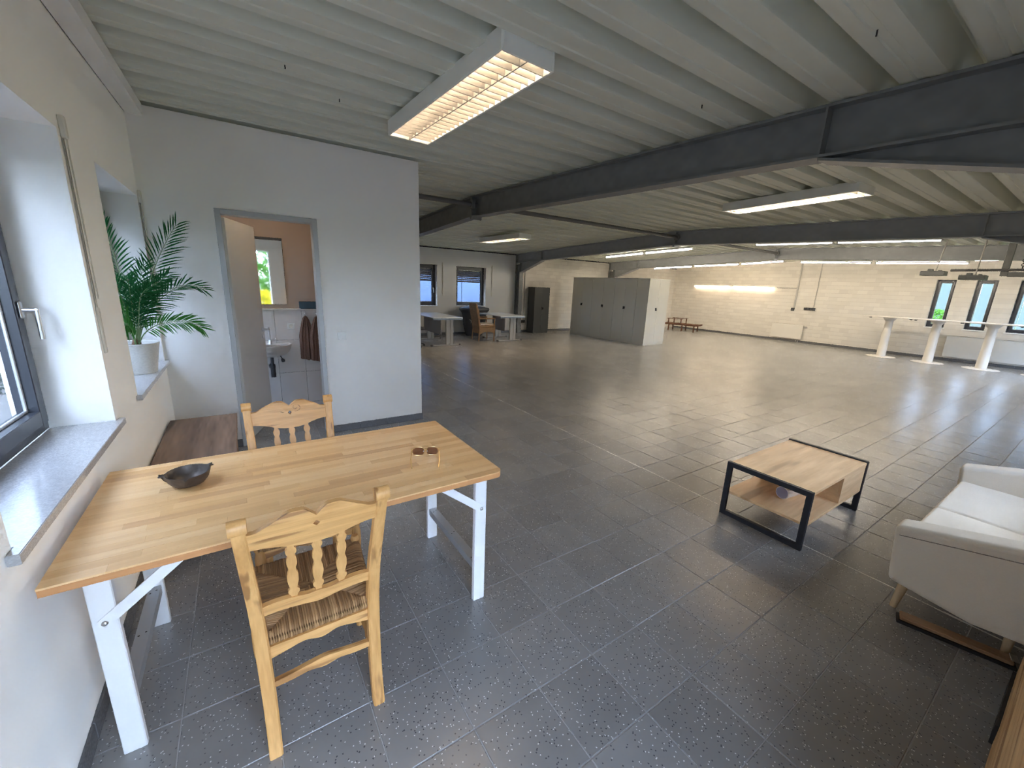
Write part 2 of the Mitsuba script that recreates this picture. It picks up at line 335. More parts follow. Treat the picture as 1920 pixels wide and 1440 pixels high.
# baseboards of cut floor tile
def skirt_y(x0, x1, y0, y1):
    return bx(x0, x1, y0, y1, 0.0, 0.075, 0.003)
k = struct_empty('baseboard_partition', 'dark grey tile baseboard of the partition')
for a, b in ((XL + 0.012, -0.102), (0.68, 0.979), (0.981, 1.279), (1.281, 1.579), (1.581, PX + 0.01)):
    obj('tile', skirt_y(a, b, PY - 0.01, PY), 'm_skirt', k)
k = struct_empty('baseboard_left', 'dark grey tile baseboard of the left wall')
for i in range(16):
    obj('tile', skirt_y(XL, XL + 0.01, YB + 0.011 + i * 0.3, YB + 0.308 + i * 0.3), 'm_skirt', k)
k = struct_empty('baseboard_far', 'dark grey baseboard of the far wall')
for i in range(48):
    obj('tile', skirt_y(1.8 + i * 0.3, 2.098 + i * 0.3, YF - 0.011, YF), 'm_skirt', k)
k = struct_empty('baseboard_right', 'dark grey baseboard of the right wall')
for i in range(40):
    obj('tile', skirt_y(XR - 0.011, XR, YB + 0.02 + i * 0.3, YB + 0.318 + i * 0.3), 'm_skirt', k)
struct('baseboard_back', skirt_y(0.8, XR - 0.02, YB, YB + 0.01), 'm_skirt', 'dark grey baseboard behind the camera')

# floor: every tile is a piece; the 300 that show largest are parts, the others one part
TP, TX0, TY0, GAP = 0.2995, 0.27, 1.0, 0.0042
struct('floor', bx(-0.9, 16.95, -0.8, 12.1, -0.06, -0.0026), 'm_grout', 'dark grey speckled floor tiles with pale joints')
def tile_mesh(w, h, tilt):
    """bevelled tile centred on the origin, its top about z = 0"""
    b = 0.0016
    X, Y = w / 2, h / 2
    v = [(-X, -Y, -0.008), (X, -Y, -0.008), (X, Y, -0.008), (-X, Y, -0.008), (-X, -Y, -b), (X, -Y, -b), (X, Y, -b), (-X, Y, -b),
         (-X + b, -Y + b, 0), (X - b, -Y + b, 0), (X - b, Y - b, 0), (-X + b, Y - b, 0)]
    v = np.array(v, float)
    v[4:, 2] += tilt[0] * v[4:, 0] + tilt[1] * v[4:, 1]
    f = []
    for lo in (0, 4):
        for i in range(4):
            j = (i + 1) % 4
            f += [(lo + i, lo + j, lo + 4 + j), (lo + i, lo + 4 + j, lo + 4 + i)]
    f += [(8, 9, 10), (8, 10, 11), (0, 2, 1), (0, 3, 2)]
    return tm(v, f)
def project(p):
    v = np.asarray(p, float) - EYE
    z = v @ FW
    return 960 + FOC * (v @ RT) / z, 720 - FOC * (v @ UP) / z, z
cells = []
i0, i1 = math.floor((XL - TX0) / TP), math.ceil((XR - TX0) / TP)
j0, j1 = math.floor((YB - TY0) / TP), math.ceil((YF - TY0) / TP)
for i in range(i0, i1):
    for j in range(j0, j1):
        x0, x1 = max(TX0 + i * TP, XL), min(TX0 + (i + 1) * TP, XR)
        y0, y1 = max(TY0 + j * TP, YB), min(TY0 + (j + 1) * TP, YF)
        if x1 - x0 < 0.012 or y1 - y0 < 0.012: continue
        c = np.array([(x0 + x1) / 2, (y0 + y1) / 2, 0.0])
        px, py, z = project(c)
        inside = z > 0.15 and -150 < px < 2070 and -150 < py < 1590 and not (c[1] > PY + 0.1 and c[0] < PX) and not (c[1] > PY and c[0] < 0.42 * c[1] - 0.1)
        size = (x1 - x0) * (y1 - y0) * abs((c - EYE) @ np.array([0, 0, 1])) / max(z, 0.1) ** 3 if inside else 0
        cells.append((size, x0, x1, y0, y1))
cells.sort(key=lambda c: -c[0])
tile_parts, rest = {}, [[] for _ in TILE_TONES]
for n, (size, x0, x1, y0, y1) in enumerate(cells):
    w, h, tone, var = x1 - x0 - GAP, y1 - y0 - GAP, rng.randrange(3), rng.randrange(5)
    tilts = [(0.0004, 0.0006), (0.0022, -0.0015), (-0.0019, 0.0020), (0.0013, 0.0024), (-0.0024, -0.0016)]
    c = ((x0 + x1) / 2, (y0 + y1) / 2, 0)
    full = abs(w - (TP - GAP)) < 1e-6 and abs(h - (TP - GAP)) < 1e-6
    if n < 300:
        if full:
            if (var, tone) not in tile_parts:
                tile_parts[(var, tone)] = mikit.ply(tile_mesh(w, h, tilts[var]), f'm_tile{tone}')
            scene[numbered('floor__tile')] = {**tile_parts[(var, tone)], 'to_world': T().translate(list(c))}
        else:
            obj('tile', tile_mesh(w, h, (0, 0)), f'm_tile{tone}', 'floor', M=tr(*c))
    else:
        rest[tone].append(tf(tile_mesh(w, h, tilts[var]), tr(*c)))
for tone, ms in enumerate(rest):
    key = obj('tile_field', cat(*ms), f'm_tile{tone}', 'floor')
    labels[key] = {'label': 'dark grey floor tiles farther off', 'kind': 'stuff'}
obj('movement_joint', bx(2.957, 2.973, YB, YF, -0.004, -0.0003), 'm_joint', 'floor', label='pale straight movement joint along the room')

# roof deck: trapezoidal sheets, one piece per three ribs and bay
RP = 0.311
def deck_profile():
    """(offset, height) over one rib; starts in the middle of a valley"""
    pts = [(0.0, 0.142), (0.019, 0.142), (0.026, 0.136), (0.058, 0.016), (0.065, 0.005), (0.078, 0.0)]
    flat = [(0.132, 0.0), (0.138, 0.006), (0.173, 0.006), (0.179, 0.0)]
    return pts + flat + [(RP - a, z) for a, z in reversed(pts)]
prof = deck_profile()
Y0 = 2.865 - 12 * RP
seg = [-0.75, *BX, 16.75]
struct_empty('ceiling', 'grey white trapezoidal steel roof deck')
for s0, s1 in zip(seg[:-1], seg[1:]):
    for g in range(14):
        ys, zs = [], []
        for r in range(3):
            for a, z in (prof if r == 0 else prof[1:]):
                ys.append(Y0 + (g * 3 + r) * RP + a); zs.append(z)
        ys, zs = np.array(ys), np.array(zs) + zr(ys)
        n = len(ys)
        v = np.vstack([np.stack([np.full(n, s0), ys, zs], 1), np.stack([np.full(n, s1), ys, zs], 1)])
        f = [(i, i + 1, n + i + 1) for i in range(n - 1)] + [(i, n + i + 1, n + i) for i in range(n - 1)]
        obj('roof_sheet', tm(v, f), 'm_deck', 'ceiling', smooth=32)
struct('roof', cat(*[ext_yz([(a, float(zr(a)) + 0.15), (b, float(zr(b)) + 0.15), (b, float(zr(b)) + 0.29), (a, float(zr(a)) + 0.29)], -0.9, 16.95) for a, b in ((-0.86, RIDGE), (RIDGE, 12.18))]), 'm_pave', 'insulated roof build-up above the steel deck')
# boxed edge along the left wall
yy = np.array([YB, PY])
struct('trim_1', ext_yz([(yy[0], zr(yy[0]) - 0.085), (yy[1], zr(yy[1]) - 0.085), (yy[1], zr(yy[1]) - 0.003), (yy[0], zr(yy[0]) - 0.003)], XL + 0.006, XL + 0.105), 'm_wall_smooth', 'white boxed trim along the top of the left wall')
struct('trim_4', ext_yz([(yy[0], zr(yy[0]) - 0.079), (yy[1], zr(yy[1]) - 0.079), (yy[1], zr(yy[1]) - 0.02), (yy[0], zr(yy[0]) - 0.02)], XL, XL + 0.0059), 'm_black_matt', 'dark shadow gap behind the trim of the left wall')
struct('trim_2', bx(1.7, XR, YF - 0.03, YF, float(zr(YF)) - 0.03, float(zr(YF)) - 0.002), 'm_black_matt', 'dark edge angle along the top of the far wall')

# ------------------------------------------------------------------ windows
M_LEFT = np.array([[0, -1, 0, 0], [1, 0, 0, 0], [0, 0, 1, 0], [0, 0, 0, 1.0]])
M_FAR = np.eye(4)
M_RIGHT = np.array([[0, 1, 0, 0], [-1, 0, 0, 0], [0, 0, 1, 0], [0, 0, 0, 1.0]])
M_BACK = np.array([[-1, 0, 0, 0], [0, -1, 0, 0], [0, 0, 1, 0], [0, 0, 0, 1.0]])
def window(name, label, M, w, h, frame=0.055, sash=0.065, shutter=0.0, handle=True, pane_split=0):
    """local: x along the wall, y outwards, z up; the frame's room side at y = 0"""
    struct_empty(name, label)
    def ring(a0, a1, b0, b1, t, y0, y1):
        return cat(bx(a0, a0 + t, y0, y1, b0, b1, 0.003), bx(a1 - t, a1, y0, y1, b0, b1, 0.003), bx(a0 + t, a1 - t, y0, y1, b0, b0 + t, 0.003), bx(a0 + t, a1 - t, y0, y1, b1 - t, b1, 0.003))
    obj('frame', ring(0, w, 0, h, frame, 0.0, 0.07), 'm_anthracite', name, M=M)
    g = frame - 0.012
    obj('sash', ring(g, w - g, g, h - g, sash, -0.016, 0.055), 'm_anthracite', name, M=M)
    q = g + sash
    obj('glazing_spacer', ring(q, w - q, q, h - q, 0.012, 0.018, 0.03), 'm_spacer', name, M=M)
    v = [(q, 0.02, q), (w - q, 0.02, q), (w - q, 0.02, h - q), (q, 0.02, h - q)]
    obj('pane', tm(v, [(0, 1, 2), (0, 2, 3)]), 'm_glass', name, M=M)
    if handle:
        hx = w - g - sash * 0.45 if handle == 'right' else g + sash * 0.45
        hd = obj('handle', cat(bx(hx - 0.014, hx + 0.014, -0.026, -0.016, h * 0.42 - 0.035, h * 0.42 + 0.035, 0.004),
                               cyl((hx, -0.02, h * 0.42), (hx, -0.072, h * 0.42), 0.0085, 14), cyl((hx, -0.066, h * 0.42 + 0.008), (hx, -0.066, h * 0.42 - 0.125), 0.0085, 14)), 'm_satin', name, smooth=35, M=M, label='brushed metal window handle')
    if shutter > 0:
        n = int(shutter / 0.052)
        for i in range(n):
            z1 = h - 0.01 - i * 0.052
            gap = 0.010 if i in (n - 2, n - 3, n - 4) else 0.001
            obj('shutter_slat', bx(0.02, w - 0.02, 0.10, 0.112, z1 - 0.052 + gap, z1, 0.003), 'm_shutter', name, M=M)
window('window_1', 'near dark framed window in the left wall beside the table', tr(XL - 0.225, W1[0], 0.87) @ M_LEFT, W1[1] - W1[0], W1[3] - 0.87, handle='right')
window('window_2', 'second dark framed window behind the potted palm', tr(XL - 0.225, W2[0], 0.87) @ M_LEFT, W2[1] - W2[0], W2[3] - 0.87, handle='right')
for i, (wn, (a, b, c, d)) in enumerate(((('window_1', W1)), (('window_2', W2)))):
    ov = 0.045
    P = [(a - ov, XL + 0.028), (b + ov if i == 0 else b + 0.03, XL + 0.028), (b + ov if i == 0 else b + 0.03, XL + 0.002), (b - 0.002, XL + 0.002), (b - 0.002, XL - 0.224), (a + 0.002, XL - 0.224), (a + 0.002, XL + 0.002), (a - ov, XL + 0.002)]
    m = bevel_ext([(x, y) for y, x in P], 0.032, 0.002)
    m.apply_translation((0, 0, 0.838))
    obj('sill', m, 'm_sill', wn, label='polished light grey stone sill')
    obj('sill_bed', bx(XL - 0.22, XL - 0.001, a + 0.003, b - 0.003, 0.831, 0.839), 'm_wall', wn)
window('window_14', 'small washroom window in the left wall', tr(XL - 0.225, W0[0], W0[2]) @ M_LEFT, W0[1] - W0[0], W0[3] - W0[2], handle=False)
for i, (a, b, c, d) in enumerate(FARW):
    window(f'window_{3 + i}', ('shuttered window hidden at the far wall', 'left window of the far wall with half lowered roller shutter', 'right window of the far wall with half lowered roller shutter')[i], tr(a, YF + 0.15, 0.9) @ M_FAR, b - a, d - 0.9, handle='right' if i < 2 else False, shutter=0.47)
    obj('sill', bx(a - 0.03, b + 0.03, YF - 0.03, YF + 0.149, 0.872, 0.9, 0.003), 'm_white_plastic', f'window_{3 + i}')
for i, (a, b, c, d) in enumerate(RW):
    window(f'window_{6 + i}', ('first', 'second', 'third', 'fourth')[i] + ' narrow window of the right wall counted from the left', tr(XR + 0.11, b, 0.9) @ M_RIGHT, b - a, d - 0.9, frame=0.045, sash=0.05, handle=False)
    obj('sill', bx(XR - 0.03, XR + 0.109, a - 0.02, b + 0.02, 0.872, 0.9, 0.003), 'm_white_plastic', f'window_{6 + i}')
struct_empty('door_2', 'open doorway behind the camera')
obj('frame', cat(bx(BW[0][0], BW[0][0] + 0.03, YB - 0.2, YB + 0.012, 0, BW[0][3] - 0.03), bx(BW[0][1] - 0.03, BW[0][1], YB - 0.2, YB + 0.012, 0, BW[0][3] - 0.03), bx(BW[0][0], BW[0][1], YB - 0.2, YB + 0.012, BW[0][3] - 0.03, BW[0][3])), 'm_wall_smooth', 'door_2')
for i, (a, b, c, d) in list(enumerate(BW))[1:]:
    window(f'window_{10 + i}', 'window of the wall behind the camera', tr(b, YB - 0.12, c + 0.01) @ M_BACK, b - a, d - c - 0.01, handle=False)

# roller shutter belts beside the windows
def belt(x, y, z0, z1, M, label, group=None, s=1.0):
    """local: x along the wall, y = 0 on the wall's face and negative into the room"""
    t = thing('shutter_belt', label, 'shutter belt', group)
    obj('strap', bx(-0.009, 0.009, -0.006, -0.004, z0, z1), 'm_belt', t, M=M)
    obj('strap', bx(-0.009, 0.009, -0.016, -0.014, z0 + 0.1, z1), 'm_belt', t, M=M)
    obj('guide', cat(bx(-0.016, 0.016, -0.022, -0.0, z1 - 0.03, z1 + 0.06, 0.004)), 'm_ivory', t, M=M)
    obj('winder_plate', bx(-0.018, 0.018, -0.010, 0.0, z0 - 0.16, z0 + 0.06, 0.004), 'm_ivory', t, M=M)
    obj('screw', cat(cyl((0, -0.012, z0 - 0.14), (0, -0.009, z0 - 0.14), 0.005, 10), cyl((0, -0.012, z0 + 0.035), (0, -0.009, z0 + 0.035), 0.005, 10)), 'm_satin', t, M=M)
belt(0, 0, 1.36, 2.17, tr(XL, 2.71, 0) @ M_LEFT, 'ivory roller shutter strap beside the near window')
belt(0, 0, 1.30, 2.13, tr(XL, 4.395, 0) @ M_LEFT, 'ivory roller shutter strap in the corner by the potted palm')
belt(0, 0, 1.35, 2.12, tr(5.22, YF, 0) @ M_FAR, 'roller shutter strap beside the left far window')
belt(0, 0, 1.35, 2.12, tr(6.95, YF, 0) @ M_FAR, 'roller shutter strap between the right far window and the steel column')

# ------------------------------------------------------------------ steel frames
def frame_line(x, idx):
    name = ('first', 'second', 'third')[idx]
    t = thing('steel_beam', f'{("nearest", "second", "farthest")[idx]} dark grey steel roof beam running across the hall', 'beam', None)
    D, W, tw, tf_ = 0.285, 0.15, 0.012, 0.016
    ya, yc = YB + 0.02, YF - 0.02
    top = lambda y: float(zr(y)) - 0.004
    ys = [ya, RIDGE, yc]
    def slab(y0, y1, z0a, z0b, th, w, xc=x):
        return ext_yz([(y0, z0a - th), (y1, z0b - th), (y1, z0b), (y0, z0a)], xc - w / 2, xc + w / 2)
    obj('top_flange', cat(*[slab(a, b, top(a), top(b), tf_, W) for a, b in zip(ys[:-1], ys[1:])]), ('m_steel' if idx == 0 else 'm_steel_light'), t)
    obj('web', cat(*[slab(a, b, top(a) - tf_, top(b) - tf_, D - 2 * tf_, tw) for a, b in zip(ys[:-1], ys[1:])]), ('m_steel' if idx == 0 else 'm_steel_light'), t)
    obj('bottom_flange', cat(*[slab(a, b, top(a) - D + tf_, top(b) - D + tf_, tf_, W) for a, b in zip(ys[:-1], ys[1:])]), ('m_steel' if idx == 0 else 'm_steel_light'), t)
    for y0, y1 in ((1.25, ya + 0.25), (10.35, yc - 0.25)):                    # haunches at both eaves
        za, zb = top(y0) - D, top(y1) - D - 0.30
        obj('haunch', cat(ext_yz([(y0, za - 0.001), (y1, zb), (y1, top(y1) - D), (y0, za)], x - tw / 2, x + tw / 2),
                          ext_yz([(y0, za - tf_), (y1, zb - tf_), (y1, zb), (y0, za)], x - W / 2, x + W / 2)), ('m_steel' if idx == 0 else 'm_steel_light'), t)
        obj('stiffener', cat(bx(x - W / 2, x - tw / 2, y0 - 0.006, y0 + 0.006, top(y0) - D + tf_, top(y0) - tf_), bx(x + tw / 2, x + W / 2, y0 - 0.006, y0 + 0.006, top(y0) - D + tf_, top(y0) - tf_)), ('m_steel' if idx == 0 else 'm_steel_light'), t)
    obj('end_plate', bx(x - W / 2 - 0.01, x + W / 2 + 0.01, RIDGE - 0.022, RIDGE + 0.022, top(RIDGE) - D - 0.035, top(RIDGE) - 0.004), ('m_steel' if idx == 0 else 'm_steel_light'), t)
    for yk, nm in ((yc - 0.13, 'far'),):
        if idx == 0 and nm == 'far': pass
        c = thing('steel_column', f'dark grey steel column carrying the {("nearest", "second", "farthest")[idx]} roof beam at the {"far" if nm == "far" else "near"} wall', 'column')
        zt = top(yk) - 0.02
        obj('flange', bx(x - W / 2, x + W / 2, yk - 0.12, yk - 0.105, 0.02, zt - 0.26 - (0.05 if False else 0)), 'm_steel', c)
        obj('flange', bx(x - W / 2, x + W / 2, yk + 0.105, yk + 0.12, 0.02, zt - 0.005), 'm_steel', c)
        obj('web', bx(x - tw / 2, x + tw / 2, yk - 0.105, yk + 0.105, 0.02, zt - 0.31), 'm_steel', c)
        obj('base_plate', bx(x - 0.10, x + 0.10, yk - 0.14, yk + 0.13, 0.0, 0.02), 'm_steel', c)
for i, x in enumerate(BX):
    frame_line(x, i)
t = thing('ridge_tube', 'dark steel tube running under the roof ridge between the beams', 'steel tube')
for a, b in zip((PX - 0.6, BX[0] + 0.02, BX[1] + 0.02), (BX[0] - 0.02, BX[1] - 0.02, BX[2] - 0.02)):
    if b > a: obj('tube', cyl((a, RIDGE - 0.06, 2.715), (b, RIDGE - 0.06, 2.715), 0.032, 14), 'm_pipe_dark', t, smooth=40)
for x in BX:
    obj('clamp', bx(x - 0.12, x - 0.07, RIDGE - 0.11, RIDGE - 0.01, 2.66, 2.77, 0.004), 'm_steel', t)

# ------------------------------------------------------------------ lamps
def louvre_lamp(label, x, y, z, rot_deg, L=1.50, W=0.325, H=0.10, blades=22, k=LOUVRE):
    t = thing('louvre_light', label, 'ceiling light')
    M = tr(x, y, z) @ rz(math.radians(rot_deg))
    e = 0.012
    obj('housing', cat(bx(-W / 2, -W / 2 + e, -L / 2, L / 2, 0, H, 0.002), bx(W / 2 - e, W / 2, -L / 2, L / 2, 0, H, 0.002), bx(-W / 2 + e, W / 2 - e, -L / 2, -L / 2 + e, 0, H, 0.002),
                       bx(-W / 2 + e, W / 2 - e, L / 2 - e, L / 2, 0, H, 0.002), bx(-W / 2, W / 2, -L / 2, L / 2, H - 0.003, H)), 'm_lamp_box', t, M=M)
    obj('reflector', bx(-W / 2 + e, W / 2 - e, -L / 2 + e, L / 2 - e, H - 0.012, H - 0.004), 'm_louvre', t, M=M)
    for s in (-1, 1):
        obj('tube', cyl((s * W * 0.24, -L / 2 + 0.05, H - 0.034), (s * W * 0.24, L / 2 - 0.05, H - 0.034), 0.013, 12), 'm_white_plastic', t, smooth=40, M=M, emitter=emit(WARM, k))
    obj('centre_rail', bx(-0.003, 0.003, -L / 2 + e, L / 2 - e, 0.002, 0.05), 'm_louvre', t, M=M)
    n = blades
    for s in (-1, 1):
        for i in range(1, n + 1):
            yb = -L / 2 + e + i * (L - 2 * e) / (n + 1)
            a, b = (-W / 2 + e, -0.004) if s < 0 else (0.004, W / 2 - e)
            tri = ext_yz([(yb - 0.002, 0.003), (yb + 0.002, 0.003), (yb + 0.007, 0.048), (yb - 0.007, 0.048)], a, b)
            obj('louvre_blade', tri, 'm_louvre', t, M=M)
    return t
louvre_lamp('nearest louvred ceiling light box above the dining table', 1.25, 2.62, 2.652, 2.5)
louvre_lamp('louvred ceiling light box between the nearest and the second beam on the right', 5.50, 2.50, 2.645, -6.0, k=90.0)
louvre_lamp('small far louvred ceiling light box near the shuttered windows', 5.25, 8.38, 2.585, 3.0, L=1.62, k=90.0)
def batten(label, x, y0, y1, z0, z1, group=None, k=LAMP, rods=(), r=0.013, axis_wall=False, c=NEUT):
    """bare fluorescent tube under a slim housing, along y"""
    t = thing('tube_light', label, 'tube light', group)
    a, b = np.array((x, y0, z0)), np.array((x, y1, z1))
    d = (b - a) / np.linalg.norm(b - a)
    if axis_wall:
        obj('housing', bx(x + 0.02, x + 0.06, min(y0, y1), max(y0, y1), z0 + 0.035, z0 + 0.075, 0.004), 'm_ivory', t)
    else:
        hz = 0.035
        obj('housing', ext_yz([(y0, z0 + hz), (y1, z1 + hz), (y1, z1 + hz + 0.045), (y0, z0 + hz + 0.045)], x - 0.025, x + 0.025), 'm_ivory', t)
    obj('tube', cyl(a + d * 0.03, b - d * 0.03, r, 12), 'm_white_plastic', t, smooth=40, emitter=emit(c, k))
    for q, s in ((a, 1), (b, -1)):
        obj('end_cap', cyl(q + d * s * 0.002, q + d * s * 0.03, r * 1.15, 12), 'm_white_plastic', t)
        w0 = q + d * s * 0.012
        obj('socket', bx(w0[0] - 0.01, w0[0] + 0.02, w0[1] - 0.008, w0[1] + 0.008, w0[2] + r * 0.8, w0[2] + 0.045), 'm_ivory', t)
    for f in rods:
        q = a + (b - a) * f
        obj('hanger', cyl((x, q[1], q[2] + 0.07), (x, q[1], float(zr(q[1])) + 0.02), 0.008, 8), 'm_ivory', t)
    return t
X1 = 10.0
batten('left one of the two bare tube lights just above the grey cabinets', X1, 9.73, 8.23, 2.575, 2.637)
batten('right one of the two bare tube lights just above the grey cabinets', X1, 8.18, 6.66, 2.64, 2.69)
batten('bare tube light behind the second beam, left one of the long right pair', X1, 5.09, 3.58, 2.708, 2.665)
batten('bare tube light behind the second beam, right one of the long right pair', X1, 3.53, 2.02, 2.663, 2.615)
X2 = 13.45
batten('hanging tube light beyond the farthest beam, leftmost of its row', X2, 10.5, 8.88, 2.42, 2.475, rods=(0.1, 0.9))
batten('hanging tube light beyond the farthest beam, second from the left of its row', X2, 8.83, 7.25, 2.478, 2.52, rods=(0.97,))
batten('hanging tube light beyond the farthest beam, third from the left of its row', X2, 7.2, 5.95, 2.522, 2.58, rods=(0.9,))
batten('hanging tube light beyond the farthest beam, fourth from the left of its row', X2, 5.52, 3.90, 2.545, 2.495, rods=(0.06,))
batten('hanging tube light beyond the farthest beam, rightmost long tube of its row', X2, 3.84, 2.2, 2.493, 2.452, rods=(0.97,))
batten('short tube light near the dark hanging pipe frame at the right', 14.6, 2.34, 1.92, 2.595, 2.588, rods=(0.5,))
batten('tube light on the brick wall, left one of the pair above the lounger', XR - 0.07, 10.72, 9.1, 1.86, 1.86, k=LAMP * 0.24, axis_wall=True, c=WARM)
batten('tube light on the brick wall, right one of the pair, by the conduit', XR - 0.07, 9.05, 7.45, 1.86, 1.86, k=LAMP * 0.24, axis_wall=True, c=WARM)
t = thing('washroom_light', 'small lit ceiling lamp inside the washroom', 'ceiling light')
obj('base', bx(0.05, 0.45, 4.74, 4.82, 2.445, 2.459, 0.003), 'm_white_plastic', t)
obj('diffuser', bx(0.06, 0.44, 4.75, 4.81, 2.415, 2.445, 0.006), 'm_white_plastic', t, emitter=emit(WARM, 14.0))

# ------------------------------------------------------------------ dining table
TX, TY, TZ = (-0.538, 0.957), (1.465, 2.272), 0.75
t = thing('dining_table', 'butcher block table with white folding steel legs by the near window', 'table')
core = sg.box(TX[0] + 0.001, TY[0] + 0.001, TX[1] - 0.001, TY[1] - 0.001)
def corner_cut(P, r=0.035):
    """round the table's right front corner"""
    c = sg.Point(TX[1] - r, TY[0] + r).buffer(r, 12)
    keep = P.intersection(sg.box(TX[0], TY[0] + r, TX[1], TY[1]).union(sg.box(TX[0], TY[0], TX[1] - r, TY[1])).union(c))
    return keep
top = obj('tabletop', tf(trimesh.creation.extrude_polygon(corner_cut(core), 0.022, engine='earcut'), tr(0, 0, TZ - 0.028)), 'm_beech_edge', t)
rows = 20
rh = (TY[1] - TY[0]) / rows
for r in range(rows):
    x = TX[0]
    y0 = TY[0] + r * rh
    first = True
    while x < TX[1] - 1e-6:
        L = rng.uniform(0.12, 0.34) if first else rng.uniform(0.22, 0.46)
        first = False
        x1 = min(x + L, TX[1])
        if TX[1] - x1 < 0.1: x1 = TX[1]
        P = corner_cut(sg.box(x + 0.0002, y0 + 0.0002, x1 - 0.0002, y0 + rh - 0.0002))
        obj('stave', tf(trimesh.creation.extrude_polygon(P, 0.006, engine='earcut'), tr(0, 0, TZ - 0.006)), f'm_beech{rng.choice((0, 0, 0, 1, 1, 2, 2, 3))}', top)
        x = x1
for sx, xc in ((-1, -0.447), (1, 0.890)):
    for yl in (1.55, 2.165):
        obj('leg', bx(xc - 0.031, xc + 0.031, yl, yl + 0.026, 0.0, 0.712, 0.003), 'm_white_steel', t)
    obj('leg_head', bx(xc - 0.03, xc + 0.03, 1.55, 2.19, 0.7125, 0.7215, 0.002), 'm_white_steel', t)
    inner = -sx
    st = obj('stretcher', cat(bx(xc - 0.022, xc + 0.022, 1.577, 2.164, 0.206, 0.210), bx(xc - 0.022, xc - 0.019, 1.577, 2.164, 0.17, 0.206), bx(xc + 0.019, xc + 0.022, 1.577, 2.164, 0.17, 0.206)), 'm_galv', t, label='grey steel cross channel with bolt holes')
    for yh in (1.62, 1.86, 2.12):
        obj('bolt_hole', cat(cyl((xc - 0.010, yh, 0.2095), (xc - 0.010, yh, 0.2106), 0.0035, 10), cyl((xc + 0.010, yh + 0.012, 0.2095), (xc + 0.010, yh + 0.012, 0.2106), 0.0035, 10)), 'm_black', st)
    for yl, yo in ((1.55, -0.006), (2.191, 0.006)):
        p0, p1 = np.array((xc, 0.53)), np.array((xc + inner * 0.235, 0.718))
        d = (p1 - p0) / np.linalg.norm(p1 - p0); nrm = np.array((-d[1], d[0])) * 0.0175
        cap = [p0 - d * 0.02 + nrm * 0.6, p0 - d * 0.02 - nrm * 0.6, p0 - d * 0.008 - nrm, p1 - nrm, p1 + nrm, p0 - d * 0.008 + nrm]
        br = obj('brace', ext_xz([tuple(q) for q in cap], min(yl, yl + yo), max(yl, yl + yo)), 'm_white_steel', t)
        yb_ = yl + yo
        obj('bolt', tf(lathe([(0, 0.006), (0.005, 0.0055), (0.0085, 0.0025), (0.009, 0)], 14), tr(xc, yb_, 0.53) @ rot(math.pi / 2 * (1 if yo < 0 else -1), (1, 0, 0))), 'm_satin', br, smooth=True)

# ------------------------------------------------------------------ dining chairs (local: origin between the rear feet, +y forward)
def spline(pts, n=60):
    from scipy.interpolate import PchipInterpolator
    p = np.asarray(pts, float)
    t = np.concatenate([[0], np.cumsum(np.linalg.norm(np.diff(p, axis=0), axis=1))])
    q = np.linspace(0, t[-1], n)
    return np.stack([PchipInterpolator(t, p[:, k])(q) for k in range(p.shape[1])], 1)
def rush_seat(wr, wf, y0, y1, z):
    """four triangles of cords that run over the rails towards the diagonals"""
    c = [np.array((-wr / 2, y0)), np.array((wr / 2, y0)), np.array((wf / 2, y1)), np.array((-wf / 2, y1))]
    mid = np.array((0, (y0 + y1) / 2))
    a_mid = b_mid = mid
    ms, cols = [], []
    targets = {0: (a_mid, b_mid), 1: (b_mid, b_mid), 2: (b_mid, a_mid), 3: (a_mid, a_mid)}
    for k in range(4):
        p, q = c[k], c[(k + 1) % 4]
        e = (q - p) / np.linalg.norm(q - p)
        out = np.array((e[1], -e[0]))
        n = int(np.linalg.norm(q - p) / 0.0072)
        tp, tq = targets[k]
        for i in range(n):
            s = (i + 0.5) / n
            base = p + (q - p) * s
            tgt = tp + (tq - tp) * s
            # the inner end lies on the diagonal p-tp or q-tq
            h = np.linalg.norm(mid - (p + q) / 2)
            fr = min(s, 1 - s) * 2
            inn = base + (-out) * (h * min(1.0, fr * 1.02) if True else 0)
            # clamp to the diagonal
            if s < 0.5:
                al = s / 0.5; inn = p + (tp - p) * al if np.linalg.norm(p - tp) > 0 else inn
            else:
                al = (1 - s) / 0.5; inn = q + (tq - q) * al
            jit = rng.uniform(-0.0012, 0.0012)
            pts = [(*(base + out * 0.004), z - 0.034), (*(base + out * 0.012), z - 0.018), (*(base + out * 0.008), z - 0.004 + jit), (*(base - out * 0.008), z + 0.002 + jit), (*(inn * 0.5 + base * 0.5), z - 0.001 + jit), (*inn, z - 0.007)]
            ms.append(tube(pts, 0.0046 + rng.uniform(-0.0006, 0.0006), 5))
            q_ = 0.18 + 0.55 * rng.random()
            cols.append(np.tile(np.array((0.13, 0.062, 0.024)) * (1 - q_) + np.array((0.56, 0.33, 0.15)) * q_, (len(ms[-1].vertices), 1)))
    under = ext([tuple(v) for v in c], 0.018)
    under.apply_translation((0, 0, z - 0.03))
    cols.append(np.tile((0.12, 0.06, 0.025), (len(under.vertices), 1)))
    return cat(*ms, under), np.vstack(cols)
def post_path(s):
    x0 = 0.172 * s
    return [(x0 + 0.002 * s, 0.0, 0.0), (x0 + 0.001 * s, 0.020, 0.16), (x0 + 0.004 * s, 0.028, 0.42), (x0 + 0.008 * s, 0.010, 0.58), (x0 + 0.016 * s, -0.045, 0.78), (x0 + 0.021 * s, -0.093, 0.925)]
